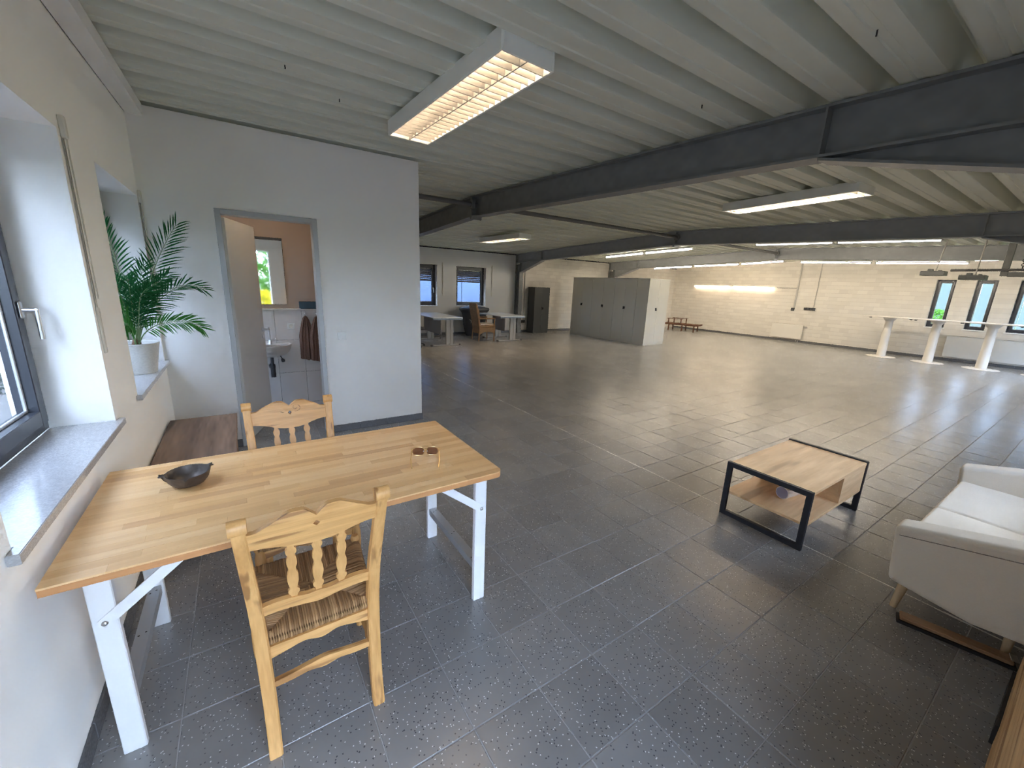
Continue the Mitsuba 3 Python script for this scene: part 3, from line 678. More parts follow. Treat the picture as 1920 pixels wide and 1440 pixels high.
def square_sweep(pts, hx, hy, rot_=0):
    p = np.asarray(pts, float)
    v, f = [], []
    b = 0.25
    ring = [(-1, -1 + b), (-1 + b, -1), (1 - b, -1), (1, -1 + b), (1, 1 - b), (1 - b, 1), (-1 + b, 1), (-1, 1 - b)]
    hx = np.broadcast_to(hx, (len(p),)); hy = np.broadcast_to(hy, (len(p),))
    for i, q in enumerate(p):
        for a, c in ring: v.append((q[0] + a * hx[i], q[1] + c * hy[i], q[2]))
    n = 8
    for i in range(len(p) - 1):
        for j in range(n):
            k = (j + 1) % n
            f += [(i * n + j, i * n + k, (i + 1) * n + k), (i * n + j, (i + 1) * n + k, (i + 1) * n + j)]
    for j in range(1, n - 1):
        f += [(0, j + 1, j), ((len(p) - 1) * n, (len(p) - 1) * n + j, (len(p) - 1) * n + j + 1)]
    return tm(v, f)
def turned(p0, p1, prof, n=20):
    p0, p1 = np.asarray(p0, float), np.asarray(p1, float)
    L = np.linalg.norm(p1 - p0)
    m = lathe([(r, z * L) for r, z in prof], n)
    M = trimesh.geometry.align_vectors((0, 0, 1), (p1 - p0) / L)
    return tf(m, tr(*p0) @ M)
ZS = 0.455
def lean(z):
    pts = np.array(post_path(1))
    return float(np.interp(z, pts[:, 2], pts[:, 1]))
def wide(z):
    pts = np.array(post_path(1))
    return float(np.interp(z, pts[:, 2], pts[:, 0]))
def in_back(poly, t, hole=None, zc=0.8):
    """a flat piece (x, z outline) laid along the raked back: bent by lean(z)"""
    P = sg.Polygon(poly, [hole] if hole else [])
    m = trimesh.creation.extrude_polygon(P, t, engine='earcut')
    m = m.subdivide_to_size(0.03) if False else m
    v = np.array(m.vertices)
    y = np.array([lean(z) for z in v[:, 1]])
    bow = -0.0 * v[:, 0]
    w = np.stack([v[:, 0], y + bow - t / 2 + v[:, 2], v[:, 1]], 1)
    # x stays, the 2-d y becomes z; the order of the axes flips the winding
    return tm(w, np.asarray(m.faces)[:, ::-1])
CR = 0.028
def crest_poly():
    top = [(0, 0.893), (0.012, 0.905), (0.035, 0.921), (0.062, 0.922), (0.095, 0.909), (0.130, 0.892), (0.160, 0.884), (0.186, 0.885)]
    bot = [(0.186, 0.818), (0.150, 0.815), (0.110, 0.806), (0.07, 0.793), (0.035, 0.786), (0.0, 0.784)]
    top = [(x, z + CR * (1 if x < 0.15 else 0.8)) for x, z in top]; bot = [(x, z + CR) for x, z in bot]
    T_, B_ = spline(top, 26), spline(bot, 20)
    right = [tuple(p) for p in T_] + [tuple(p) for p in B_]
    left = [(-x, z) for x, z in reversed(right)][1:-1] if False else [(-x, z) for x, z in reversed(right)]
    pts = right[:-1] + left[:-1]
    return pts
def diamond(c, s):
    return [(0, c + s), (s * 0.9, c), (0, c - s), (-s * 0.9, c)]
def slat_poly(x0, z0, z1):
    prof = [(0.0, 0.012), (0.06, 0.0125), (0.10, 0.020), (0.15, 0.021), (0.19, 0.013), (0.25, 0.016), (0.36, 0.0205), (0.46, 0.0195), (0.54, 0.013), (0.58, 0.0135), (0.66, 0.0185), (0.74, 0.0175), (0.81, 0.0125), (0.86, 0.0185), (0.91, 0.0195), (0.95, 0.0125), (1.0, 0.012)]
    q = spline(prof, 60)
    return [(x0 + w * 0.78, z0 + (z1 - z0) * s) for s, w in q] + [(x0 - w * 0.78, z0 + (z1 - z0) * s) for s, w in q[::-1]]
def lower_rail_poly():
    top = spline([(-0.18, 0.588), (-0.12, 0.598), (-0.07, 0.594), (-0.03, 0.586), (0, 0.590), (0.03, 0.586), (0.07, 0.594), (0.12, 0.598), (0.18, 0.588)], 50)
    bot = spline([(0.18, 0.552), (0.12, 0.557), (0.06, 0.552), (0.0, 0.543), (-0.06, 0.552), (-0.12, 0.557), (-0.18, 0.552)], 40)
    return [tuple(p) for p in top] + [tuple(p) for p in bot]
def wavy(w, z0, z1, amp):
    bot = spline([(w, z0), (w * 0.75, z0 + amp * 0.4), (w * 0.35, z0 + amp * 1.0), (0, z0 + amp * 0.35), (-w * 0.35, z0 + amp), (-w * 0.75, z0 + amp * 0.4), (-w, z0)], 40)
    return [(-w, z1), (w, z1)][::1] + [tuple(p) for p in bot]
LEG_PROF = [(0, 0), (0.015, 0.0), (0.0165, 0.03), (0.013, 0.06), (0.019, 0.10), (0.021, 0.20), (0.020, 0.34), (0.0155, 0.40), (0.021, 0.43), (0.021, 0.46), (0.0155, 0.49), (0.018, 0.55), (0.022, 0.68), (0.022, 0.80), (0.017, 0.86), (0.022, 0.885), (0.022, 0.91), (0.016, 0.94), (0.019, 0.965), (0.014, 1.0), (0, 1.0)]
def dining_chair(label, x, y, ang):
    t = thing('dining_chair', label, 'chair', None)
    M = tr(x, y, 0) @ rz(ang)
    for s in (-1, 1):
        path = spline(post_path(s), 24)
        lg = obj('post', square_sweep(path, np.interp(path[:, 2], [0, 0.45, 0.9], [0.0205, 0.0205, 0.0175]), np.interp(path[:, 2], [0, 0.2, 0.45, 0.9], [0.019, 0.021, 0.022, 0.0155])), 'm_oak', t, smooth=40, M=M)
        c = path[-1]
        kn = ext_yz([tuple(p) for p in (np.array([(0.021 * math.cos(a) * 1.05, 0.0225 * math.sin(a)) for a in np.linspace(0, 2 * math.pi, 20, endpoint=False)]) + np.array((c[1] - 0.002, c[2] + 0.012)))], c[0] - 0.022, c[0] + 0.022)
        obj('finial', kn, 'm_oak', lg, smooth=35, M=M)
        fx, fy = 0.202 * s, 0.415
        obj('front_leg', turned((fx, fy, 0), (fx, fy, ZS + 0.025), LEG_PROF), 'm_oak', t, smooth=40, M=M)
    crest = obj('crest_rail', in_back(crest_poly(), 0.021, diamond(0.862 + CR, 0.0105)), 'm_oak_x', t, M=M, smooth=30)
    for s in (-1, 1):                                                       # carved scrolls on the face
        a = np.linspace(0, 2.6 * math.pi, 40)
        r = 0.004 + 0.0021 * a
        sp = [(s * (0.030 + rr * math.cos(aa) * 1.2), lean(0.876) + 0.0115 + 0.38 * (0.0), 0.885 + CR - rr * math.sin(aa) * 0.95) for aa, rr in zip(a, r)]
        sp = [(p[0], lean(p[2]) + 0.0104, p[2]) for p in sp]
        obj('carving', tube(sp, 0.0011, 5), 'm_oak_carve', crest, M=M)
    obj('lower_rail', in_back(lower_rail_poly(), 0.02), 'm_oak_x', t, M=M, smooth=30)
    for xs in (-0.072, 0.0, 0.072):
        obj('slat', in_back(slat_poly(xs, 0.588, 0.822), 0.013), 'm_oak', t, M=M, smooth=30)
    rs, rc = rush_seat(0.335, 0.415, 0.035, 0.425, ZS)
    obj('rush_seat', rs, 'm_rush', t, smooth=True, M=M, label='woven brown rush seat', color=rc)
    obj('apron', ext_xz(wavy(0.155, 0.372, 0.418, 0.020), 0.02, 0.038), 'm_oak_x', t, M=M)
    obj('apron', ext_xz(wavy(0.185, 0.375, 0.418, 0.020), 0.403, 0.421), 'm_oak_x', t, M=M)
    for s in (-1, 1):
        pl = [(0.17 * s, 0.03), (0.20 * s, 0.41)]
        m = ext_yz([(0.03, 0.418), (0.41, 0.418), (0.41, 0.376), (0.30, 0.395), (0.22, 0.383), (0.14, 0.395), (0.03, 0.376)], -0.008, 0.008)
        v = np.array(m.vertices); v[:, 0] += np.interp(v[:, 1], [0.03, 0.41], [0.17 * s, 0.20 * s])
        obj('side_apron', tm(v, m.faces), 'm_oak_x', t, M=M)
        obj('side_stretcher', turned((0.17 * s, 0.02, 0.19), (0.201 * s, 0.415, 0.19), [(0.0, 0), (0.009, 0), (0.014, 0.3), (0.011, 0.36), (0.016, 0.5), (0.011, 0.64), (0.014, 0.7), (0.009, 1), (0, 1)]), 'm_oak', t, smooth=40, M=M)
    obj('front_stretcher', turned((-0.2, 0.415, 0.15), (0.2, 0.415, 0.15), [(0.0, 0), (0.009, 0), (0.014, 0.25), (0.011, 0.33), (0.017, 0.5), (0.011, 0.67), (0.014, 0.75), (0.009, 1), (0, 1)]), 'm_oak', t, smooth=40, M=M)
    bp = spline([(-0.165, 0.228 + 0.048), (-0.11, 0.232 + 0.048), (-0.05, 0.240 + 0.048), (0, 0.246 + 0.048), (0.05, 0.240 + 0.048), (0.11, 0.232 + 0.048), (0.165, 0.228 + 0.048)], 40)
    bq = spline([(0.165, 0.206 + 0.048), (0.10, 0.208 + 0.048), (0.05, 0.214 + 0.048), (0, 0.206 + 0.048), (-0.05, 0.214 + 0.048), (-0.10, 0.208 + 0.048), (-0.165, 0.206 + 0.048)], 40)
    obj('rear_stretcher', ext_xz([tuple(p) for p in bp] + [tuple(p) for p in bq], 0.018, 0.036), 'm_oak_x', t, M=M)
    return t
dining_chair('rustic oak chair with brown rush seat, seen from behind in front of the table', 0.127, 1.292, 0.0)
dining_chair('rustic oak chair with carved scroll crest, tucked behind the table near the washroom door', 0.168, 2.298, math.pi)

# ------------------------------------------------------------------ on the table
t = thing('iron_bowl', 'small dark cast iron bowl with pouring lips on the table', 'bowl')
bn = 48
def bowl():
    prof_o = [(0.0, 0.0), (0.034, 0.0), (0.052, 0.008), (0.068, 0.028), (0.076, 0.055)]
    prof_i = [(0.0755, 0.0565), (0.073, 0.057), (0.0715, 0.055), (0.063, 0.030), (0.048, 0.012), (0.03, 0.006), (0.0, 0.005)]
    m = lathe(prof_o + prof_i, bn)
    v = np.array(m.vertices)
    ang = np.arctan2(v[:, 1], v[:, 0]); r = np.hypot(v[:, 0], v[:, 1])
    for a0 in (math.radians(-105), math.radians(15), math.radians(165)):
        d = np.abs((ang - a0 + math.pi) % (2 * math.pi) - math.pi)
        w = np.clip(1 - d / 0.2, 0, 1) ** 2 * np.clip((r - 0.055) / 0.02, 0, 1)
        v[:, 0] += np.cos(a0) * w * 0.016; v[:, 1] += np.sin(a0) * w * 0.016; v[:, 2] += w * (0.006 if a0 > -1 else -0.004)
    return tm(v, m.faces)
obj('basin', bowl(), 'm_iron', t, smooth=45, M=tr(-0.245, 1.985, TZ + 0.0005) @ rz(0.25))
obj('handle_lug', cat(*[tf(bx(0.074, 0.094, -0.009, 0.009, 0.050, 0.056, 0.003), rz(a)) for a in (math.radians(15), math.radians(165))]), 'm_iron', t, M=tr(-0.245, 1.985, TZ + 0.0005) @ rz(0.25))
t = thing('sunglasses', 'gold rimmed brown tinted sunglasses lying open on the table', 'sunglasses')
Mg = tr(0.705, 1.80, TZ) @ rz(math.radians(-22))
def lens_outline(s, k=1.0):
    a = np.linspace(0, 2 * math.pi, 40, endpoint=False)
    x = 0.028 * k * np.sign(np.cos(a)) * np.abs(np.cos(a)) ** 0.8; z = 0.0235 * k * np.sign(np.sin(a)) * np.abs(np.sin(a)) ** 0.85
    return np.stack([s * 0.034 + x, np.zeros_like(x), 0.026 + z], 1)
for s in (-1, 1):
    o = lens_outline(s)
    rim = np.vstack([o, o[:2]])
    tilt = rot(math.radians(8), (1, 0, 0))
    rk = obj('rim', tube(rim, 0.0014, 6), 'm_gold', t, M=Mg @ tilt)
    c = np.array((s * 0.034, 0, 0.026))
    ln = lens_outline(s, 0.97)
    obj('lens', tm(np.vstack([ln, [c]]), [(i, (i + 1) % len(ln), len(ln)) for i in range(len(ln))]), 'm_tint', t, M=Mg @ tilt, label='brown tinted lens')
    obj('temple', tube([(s * 0.066, -0.003, 0.040), (s * 0.068, -0.03, 0.034), (s * 0.067, -0.09, 0.020), (s * 0.064, -0.125, 0.008), (s * 0.061, -0.145, 0.0025)], 0.0022, 6), 'm_gold', t, M=Mg)
    obj('nose_pad', tf(trimesh.creation.icosphere(1, radius=0.003), tr(s * 0.009, -0.006, 0.026)), 'm_ivory', t, M=Mg)
obj('bridge', cat(tube([(-0.0085, 0.0045, 0.034), (0, 0.006, 0.037), (0.0085, 0.0045, 0.034)], 0.0013, 6), tube([(-0.016, 0.006, 0.0475), (0, 0.007, 0.0485), (0.016, 0.006, 0.0475)], 0.0012, 6)), 'm_gold', t, M=Mg)

# ------------------------------------------------------------------ bench below the second window
t = thing('bench', 'dark brown wooden bench along the wall below the second window', 'bench')
obj('seat', bx(-0.558, -0.112, 2.62, 4.065, 0.395, 0.435, 0.004), 'm_walnut', t)
obj('apron', cat(bx(-0.525, -0.15, 2.70, 2.72, 0.30, 0.394, 0.002), bx(-0.525, -0.15, 3.965, 3.985, 0.30, 0.394, 0.002), bx(-0.525, -0.505, 2.72, 3.965, 0.30, 0.394, 0.002), bx(-0.17, -0.15, 2.72, 3.965, 0.30, 0.394, 0.002)), 'm_walnut', t)
for xx in (-0.54, -0.185):
    for y_ in (2.66, 3.94):
        obj('leg', bx(xx, xx + 0.055, y_, y_ + 0.055, 0, 0.394, 0.004), 'm_walnut', t)
obj('stretcher', bx(-0.36, -0.31, 2.72, 3.94, 0.10, 0.14, 0.003), 'm_walnut', t)
obj('foot_rail', cat(bx(-0.485, -0.185, 2.67, 2.70, 0.09, 0.15, 0.003), bx(-0.485, -0.185, 3.95, 3.98, 0.09, 0.15, 0.003)), 'm_walnut', t)

# ------------------------------------------------------------------ potted palm
PXC, PYC, PZ = -0.657, 3.905, 0.8705
t = thing('plant_pot', 'cream round flower pot on the stone sill of the second window', 'plant pot')
obj('wall', lathe([(0, 0), (0.096, 0), (0.101, 0.006), (0.132, 0.196), (0.138, 0.219), (0.135, 0.222), (0.128, 0.219), (0.122, 0.184), (0.0, 0.184)], 40), 'm_cone', t, smooth=35, M=tr(PXC, PYC, PZ))
obj('soil', tf(trimesh.creation.cylinder(0.1215, 0.006, sections=32), tr(PXC, PYC, PZ + 0.188)), 'm_soil', t)
t = thing('palm', 'green areca palm with feathery fronds growing in the cream pot', 'potted palm')
def frond(pts, n, Lmax, seed, nrm):
    """rachis through pts with paired leaflets in the plane that has the normal nrm"""
    R = random.Random(seed)
    c = spline(pts, 40)
    stem = tube(c, np.linspace(0.0042, 0.0014, len(c)), 6)
    V, F = [], []
    tan = np.gradient(c, axis=0); tan /= np.linalg.norm(tan, axis=1, keepdims=True)
    nrm = np.asarray(nrm, float); nrm = nrm / np.linalg.norm(nrm)
    for i in range(n):
        s = 0.26 + 0.74 * (i + 0.5) / n
        for sd in (-1, 1):
            f = min(s + R.uniform(-0.006, 0.006), 0.999) * (len(c) - 1); k = min(int(f), len(c) - 2)
            p = c[k] + (c[k + 1] - c[k]) * (f - k)
            d = tan[k]
            sv = np.cross(d, nrm); sv /= np.linalg.norm(sv) + 1e-9
            g = (s - 0.26) / 0.74
            L = Lmax * (0.62 + 0.55 * math.sin(math.pi * min(1.0, 0.12 + 0.80 * g))) * R.uniform(0.85, 1.12)
            e = sv * sd * (1.0 - 0.45 * g) + d * (0.50 + 0.75 * g) + nrm * R.uniform(0.0, 0.30) + np.array([R.uniform(-.07, .07) for _ in range(3)])
            e /= np.linalg.norm(e)
            w = np.cross(e, nrm); w /= np.linalg.norm(w) + 1e-9
            w = w * 0.85 + np.cross(w, e) * 0.35 * sd; w /= np.linalg.norm(w)
            hw = 0.0052 * R.uniform(0.85, 1.15)
            drop = np.array((0, 0, -1.0)) * L * R.uniform(0.10, 0.26)
            nn = np.cross(w, e) * 0.0025
            a, b, q, z = p, p + e * L * 0.33 + drop * 0.08, p + e * L * 0.70 + drop * 0.45, p + e * L + drop
            o = len(V)
            V += [a, b - w * hw + nn, b + w * hw + nn, b - nn, q - w * hw * 0.75 + nn, q + w * hw * 0.75 + nn, q - nn, z]
            F += [(o, o + 1, o + 3), (o, o + 3, o + 2), (o + 1, o + 4, o + 6), (o + 1, o + 6, o + 3), (o + 3, o + 6, o + 5), (o + 3, o + 5, o + 2), (o + 4, o + 7, o + 6), (o + 6, o + 7, o + 5)]
    return stem, tm(V, F)
B = np.array((PXC + 0.012, PYC, PZ + 0.192))
FR = [  # control points of each frond (metres), leaflet length, leaflet pairs, normal of the frond's plane
    ([(0.01, 0, 0), (0.05, 0.0, 0.22), (0.135, -0.005, 0.48), (0.325, -0.03, 0.86)], 0.165, 26, (0.25, -1, 0.15)),
    ([(0.01, 0.01, 0), (0.07, 0.02, 0.20), (0.19, 0.04, 0.36), (0.32, 0.05, 0.44), (0.43, 0.05, 0.41)], 0.115, 24, (0.1, -0.8, 0.5)),
    ([(0.01, -0.01, 0), (0.06, -0.05, 0.10), (0.18, -0.11, 0.175), (0.30, -0.16, 0.19), (0.40, -0.19, 0.14)], 0.11, 24, (0.1, -0.8, 0.5)),
    ([(-0.01, 0.0, 0), (-0.01, 0.0, 0.25), (-0.03, 0.02, 0.55), (-0.075, 0.04, 0.84)], 0.14, 26, (0.5, -1, 0.1)),
    ([(0.0, 0.01, 0), (0.02, 0.03, 0.2), (0.05, 0.05, 0.40), (0.10, 0.10, 0.58)], 0.13, 20, (0.2, -1, 0.3)),
    ([(-0.005, -0.01, 0), (-0.015, -0.03, 0.2), (-0.03, -0.07, 0.38), (-0.065, -0.12, 0.52)], 0.12, 20, (0.8, -1, 0.3)),
    ([(-0.005, -0.015, 0), (-0.01, -0.08, 0.16), (-0.025, -0.17, 0.30), (-0.045, -0.30, 0.36)], 0.11, 20, (0.9, -0.2, 0.5)),
    ([(0, -0.015, 0), (0, -0.06, 0.09), (-0.015, -0.14, 0.17), (-0.035, -0.22, 0.11)], 0.09, 18, (0.9, -0.3, 0.4)),
    ([(0.005, 0.015, 0), (0.05, 0.05, 0.20), (0.12, 0.09, 0.38), (0.21, 0.16, 0.50)], 0.13, 22, (0.2, -1, 0.4)),
    ([(0.005, -0.005, 0), (0.04, -0.04, 0.20), (0.07, -0.08, 0.34), (0.13, -0.15, 0.42)], 0.12, 22, (0.3, -0.7, 0.6)),
    ([(0.005, 0.005, 0), (0.03, 0.0, 0.24), (0.09, 0.01, 0.38), (0.17, 0.03, 0.46)], 0.13, 22, (0.2, -1, 0.4)),
    ([(0.0, 0.0, 0), (0.01, -0.02, 0.22), (0.02, -0.05, 0.38), (0.03, -0.12, 0.48)], 0.12, 22, (0.4, -1, 0.5)),
]
for i, (pts, L, n, nv) in enumerate(FR):
    st, lf = frond([tuple(B + np.array(p)) for p in pts], n, L, 40 + i, nv)
    key = obj('frond', lf, 'm_leaf' if i not in (2, 6, 7) else 'm_leaf_l', t)
    obj('stalk', st, 'm_stem', key, smooth=True)
obj('trunk', cat(cyl(B + (-0.012, 0, 0.0), B + (-0.006, 0, 0.05), 0.022, 12, 0.014), cyl(B + (0.006, 0.006, 0.0), B + (0.012, 0.006, 0.045), 0.018, 12, 0.011)), 'm_husk', t, smooth=40)

# ------------------------------------------------------------------ partition details: door, switch
struct_empty('door_1', 'open grey washroom door in a grey steel frame')
fo = 0.042
obj('frame', cat(bx(DO[0] - fo, DO[0], PY - 0.012, PY + 0.125, 0.0, DO[3] + fo, 0.002), bx(DO[1], DO[1] + fo, PY - 0.012, PY + 0.125, 0.0, DO[3] + fo, 0.002), bx(DO[0], DO[1], PY - 0.012, PY + 0.125, DO[3], DO[3] + fo, 0.002)), 'm_zarge', 'door_1')
Ml = tr(DO[0] + 0.022, PY + 0.128, 0) @ rz(math.atan2(0.94, 0.338))
leaf = obj('leaf', bx(0.0, 0.70, -0.0, 0.04, 0.006, 2.075, 0.002), 'm_doorleaf', 'door_1', M=Ml)
obj('door_handle', cat(cyl((0.64, -0.008, 1.03), (0.64, 0.0, 1.03), 0.026, 18), cyl((0.64, -0.055, 1.03), (0.64, -0.008, 1.03), 0.009, 12), cyl((0.645, -0.05, 1.03), (0.53, -0.05, 1.03), 0.009, 12)), 'm_chrome', leaf, smooth=40, M=Ml)
obj('keyhole_plate', cat(cyl((0.64, -0.008, 0.955), (0.64, 0.0, 0.955), 0.026, 18)), 'm_chrome', leaf, smooth=40, M=Ml)
t = thing('light_switch', 'white light switch on the partition right of the washroom door', 'light switch')
obj('plate', bx(0.803, 0.885, PY - 0.010, PY, 0.985, 1.065, 0.003), 'm_white_plastic', t)
obj('rocker', bx(0.816, 0.872, PY - 0.014, PY - 0.010, 0.998, 1.052, 0.002), 'm_white_plastic', t)

# ------------------------------------------------------------------ washroom
YW = 5.545
k = 'wall_washroom_lining'
tw_, th_ = 0.29, 0.40
gx0 = 0.325
for i in range(-4, 3):
    for j in range(-1, 3):
        x0, x1 = gx0 + i * tw_, gx0 + (i + 1) * tw_
        x0, x1 = max(x0, XL + 0.002), min(x1, 0.998)
        z0, z1 = 0.05 + j * th_, 0.05 + (j + 1) * th_
        z0, z1 = max(z0, 0.002), min(z1, 1.205)
        if x1 - x0 > 0.02 and z1 - z0 > 0.02:
            obj('tile', bx(x0 + 0.0015, x1 - 0.0015, YW - 0.010, YW - 0.002, z0 + 0.0015, z1 - 0.0015, 0.001), 'm_walltile', k)
obj('grout', bx(XL + 0.002, 0.998, YW - 0.008, YW, 0.0, 1.205), 'm_wallgrout', k)
struct('trim_3', bx(XL + 0.005, 0.995, YW - 0.045, YW, 1.206, 1.226, 0.003), 'm_porcelain', 'white ledge above the washroom wall tiles')
t = thing('mirror', 'frameless wall mirror above the washroom basin', 'mirror')
obj('back_board', bx(0.05, 0.472, YW - 0.012, YW - 0.0005, 1.27, 2.01), 'm_dark_plastic', t)
obj('glass', bx(0.053, 0.469, YW - 0.016, YW - 0.0125, 1.273, 1.985), 'm_mirror', t)
obj('top_clip', bx(0.05, 0.472, YW - 0.02, YW - 0.0005, 1.987, 2.012), 'm_dark_plastic', t)
t = thing('washbasin', 'small white washbasin on the tiled washroom wall', 'washbasin')
def basin():
    n, m = 40, 12
    V, F = [], []
    outer = [(1.0, 0.0), (1.0, -0.012), (0.96, -0.05), (0.86, -0.09), (0.66, -0.125), (0.35, -0.145), (0.0, -0.15)]
    inner = [(0.0, -0.105), (0.35, -0.10), (0.62, -0.08), (0.78, -0.045), (0.86, -0.008), (0.9, 0.0)]
    for r, z in (outer[::-1] + inner[::-1]):
        for j in range(n):
            a = math.pi * j / (n - 1) + math.pi
            V.append((0.225 * r * math.cos(a), 0.29 * r * math.sin(a), z))
    k = len(outer) + len(inner)
    for i in range(k - 1):
        for j in range(n - 1):
            F += [(i * n + j, i * n + j + 1, (i + 1) * n + j + 1), (i * n + j, (i + 1) * n + j + 1, (i + 1) * n + j)]
    return tm(V, F)
BZ = 0.815
obj('bowl', basin(), 'm_porcelain', t, smooth=40, M=tr(0.255, YW - 0.011, BZ))
obj('tap_ledge', cat(bx(0.05, 0.46, YW - 0.075, YW - 0.011, BZ - 0.02, BZ + 0.004, 0.006), bx(0.10, 0.41, YW - 0.03, YW - 0.011, BZ - 0.12, BZ - 0.02)), 'm_porcelain', t)
tp = obj('tap', cat(cyl((0.255, YW - 0.055, BZ), (0.255, YW - 0.055, BZ + 0.05), 0.024, 16, 0.018), tube(spline([(0.255, YW - 0.055, BZ + 0.04), (0.255, YW - 0.055, BZ + 0.15), (0.255, YW - 0.085, BZ + 0.19), (0.255, YW - 0.13, BZ + 0.165)], 16), 0.011, 10)), 'm_chrome', t, smooth=40, label='chrome basin tap')
obj('tap_lever', cat(cyl((0.262, YW - 0.055, BZ + 0.04), (0.315, YW - 0.065, BZ + 0.055), 0.012, 12), tf(trimesh.creation.icosphere(2, radius=0.016), tr(0.318, YW - 0.065, BZ + 0.057))), 'm_chrome', tp, smooth=40)
obj('trap', cat(cyl((0.255, YW - 0.13, BZ - 0.15), (0.255, YW - 0.13, BZ - 0.36), 0.016, 14), cyl((0.255, YW - 0.13, BZ - 0.38), (0.255, YW - 0.13, BZ - 0.24), 0.026, 16), cyl((0.255, YW - 0.13, BZ - 0.27), (0.255, YW - 0.011, BZ - 0.27), 0.016, 14), cyl((0.255, YW - 0.016, BZ - 0.27), (0.255, YW - 0.01, BZ - 0.27), 0.035, 18)), 'm_dark_plastic', t, smooth=40, label='dark waste trap below the basin')
obj('valve', cat(cyl((0.37, YW - 0.06, BZ - 0.20), (0.37, YW - 0.011, BZ - 0.20), 0.013, 12), cyl((0.37, YW - 0.085, BZ - 0.20), (0.37, YW - 0.058, BZ - 0.20), 0.02, 14), tube(spline([(0.37, YW - 0.05, BZ - 0.19), (0.34, YW - 0.05, BZ - 0.14), (0.30, YW - 0.05, BZ - 0.09)], 8), 0.005, 8)), 'm_dark_plastic', t, smooth=40)
t = thing('power_socket', 'white power socket on the washroom tiles right of the basin', 'power socket')
obj('plate', bx(0.45, 0.53, YW - 0.018, YW - 0.0105, 0.975, 1.055, 0.003), 'm_white_plastic', t)
obj('well', tf(lathe([(0.021, 0.0), (0.024, 0.004), (0.021, 0.004), (0.018, 0.001), (0, 0.001)], 20), tr(0.49, YW - 0.018, 1.015) @ rot(math.pi / 2, (1, 0, 0))), 'm_ivory', t, smooth=40)
single('storage_box', softbox(0.595, 0.80, YW - 0.10, YW - 0.012, 1.2265, 1.31, 0.008), 'm_blue_box', 'dark blue box on the washroom ledge above the towels', 'box', smooth=40)
def towel(x, w, zt, zb, seed):
    R = random.Random(seed)
    nu, nv = 26, 24
    V, F = [], []
    ph = R.uniform(0, 6)
    for side in (0, 1):
        for i in range(nv):
            s = i / (nv - 1)
            ww = w * (0.22 + 0.78 * min(1, s * 2.2) ** 0.7)
            for j in range(nu):
                q = j / (nu - 1) - 0.5
                fold = 0.016 * math.cos(q * 15 + ph + s) * (0.4 + 0.6 * s) + 0.010 * math.sin(q * 27 + 2 * s + ph)
                z = zt + (zb - zt) * s - 0.03 * abs(q) * (1 - s) - 0.05 * (0.5 - abs(q)) * s
                V.append((x + q * ww, YW - 0.045 + fold + (0.008 if side else 0), z))
    for side in (0, 1):
        o = side * nu * nv
        for i in range(nv - 1):
            for j in range(nu - 1):
                a, b, c, d = o + i * nu + j, o + i * nu + j + 1, o + (i + 1) * nu + j + 1, o + (i + 1) * nu + j
                F += [(a, b, c), (a, c, d)] if side == 0 else [(a, c, b), (a, d, c)]
    return tm(V, F)
for i, (x, w, zb, off) in enumerate(((0.650, 0.165, 0.62, 0.0), (0.775, 0.20, 0.60, 0.045))):
    single('towel', tf(towel(x, w, 1.145, zb, 3 + i), tr(0, -off, 0)), 'm_towel', ('brown towel on the left hook of the washroom wall', 'wider brown towel on the right hook of the washroom wall')[i], 'towel', smooth=True)
    t = thing('towel_hook', ('left chrome hook holding a brown towel in the washroom', 'right chrome hook holding a brown towel in the washroom')[i], 'hook')
    obj('rosette', cyl((x, YW - 0.016, 1.17), (x, YW - 0.0105, 1.17), 0.02, 16), 'm_chrome', t, smooth=40)
    obj('arm', cat(tube(spline([(x, YW - 0.016, 1.17), (x, YW - 0.04, 1.16), (x, YW - 0.06 - off, 1.165), (x, YW - 0.065 - off, 1.185)], 10), 0.006, 8), tf(trimesh.creation.icosphere(2, radius=0.01), tr(x, YW - 0.065 - off, 1.188))), 'm_chrome', t, smooth=40)

# ------------------------------------------------------------------ coffee table and roll
t = thing('coffee_table', 'square light oak coffee table with black steel loop legs on the floor', 'coffee table')
CX0, CX1, CY0, CY1, CH = 2.865, 3.855, 0.845, 1.388, 0.412
for x in (CX0, CX1 - 0.025):
    w = 0.034
    loop = ext_yz([(CY0, 0), (CY1, 0), (CY1, CH), (CY0, CH)], x, x + 0.025, holes=[[(CY0 + w, w), (CY1 - w, w), (CY1 - w, CH - w), (CY0 + w, CH - w)]])
    obj('loop_leg', loop, 'm_black_matt', t)
ct = obj('tabletop', bx(CX0 + 0.026, CX1 - 0.026, CY0 + 0.006, CY1 - 0.006, CH - 0.030, CH - 0.010, 0.001), 'm_artisan', t)
obj('shelf', bx(CX0 + 0.026, CX1 - 0.026, CY0 + 0.006, CY1 - 0.006, 0.165, 0.183, 0.001), 'm_artisan', t)
obj('divider', bx(3.405, 3.423, CY0 + 0.024, CY1 - 0.024, 0.1835, CH - 0.0305), 'm_artisan', t)
obj('drawer_front', bx(3.405, CX1 - 0.027, CY0 + 0.007, CY0 + 0.0235, 0.1835, CH - 0.0305, 0.001), 'm_artisan', t)
obj('rear_panel', bx(3.405, CX1 - 0.027, CY1 - 0.0235, CY1 - 0.007, 0.1835, CH - 0.0305, 0.001), 'm_artisan', t)
t = thing('paper_roll', 'short white roll lying on the coffee table\'s lower shelf', 'roll')
Mr = tr(3.115, 1.10, 0.183 + 0.0455) @ rz(math.radians(-8))
obj('body', cyl((0, 0, 0), (0.21, 0, 0), 0.045, 28), 'm_paper', t, smooth=40, M=Mr)
obj('end_disc', cyl((-0.002, 0, 0), (0.0, 0, 0), 0.041, 28), 'm_paper_end', t, M=Mr)

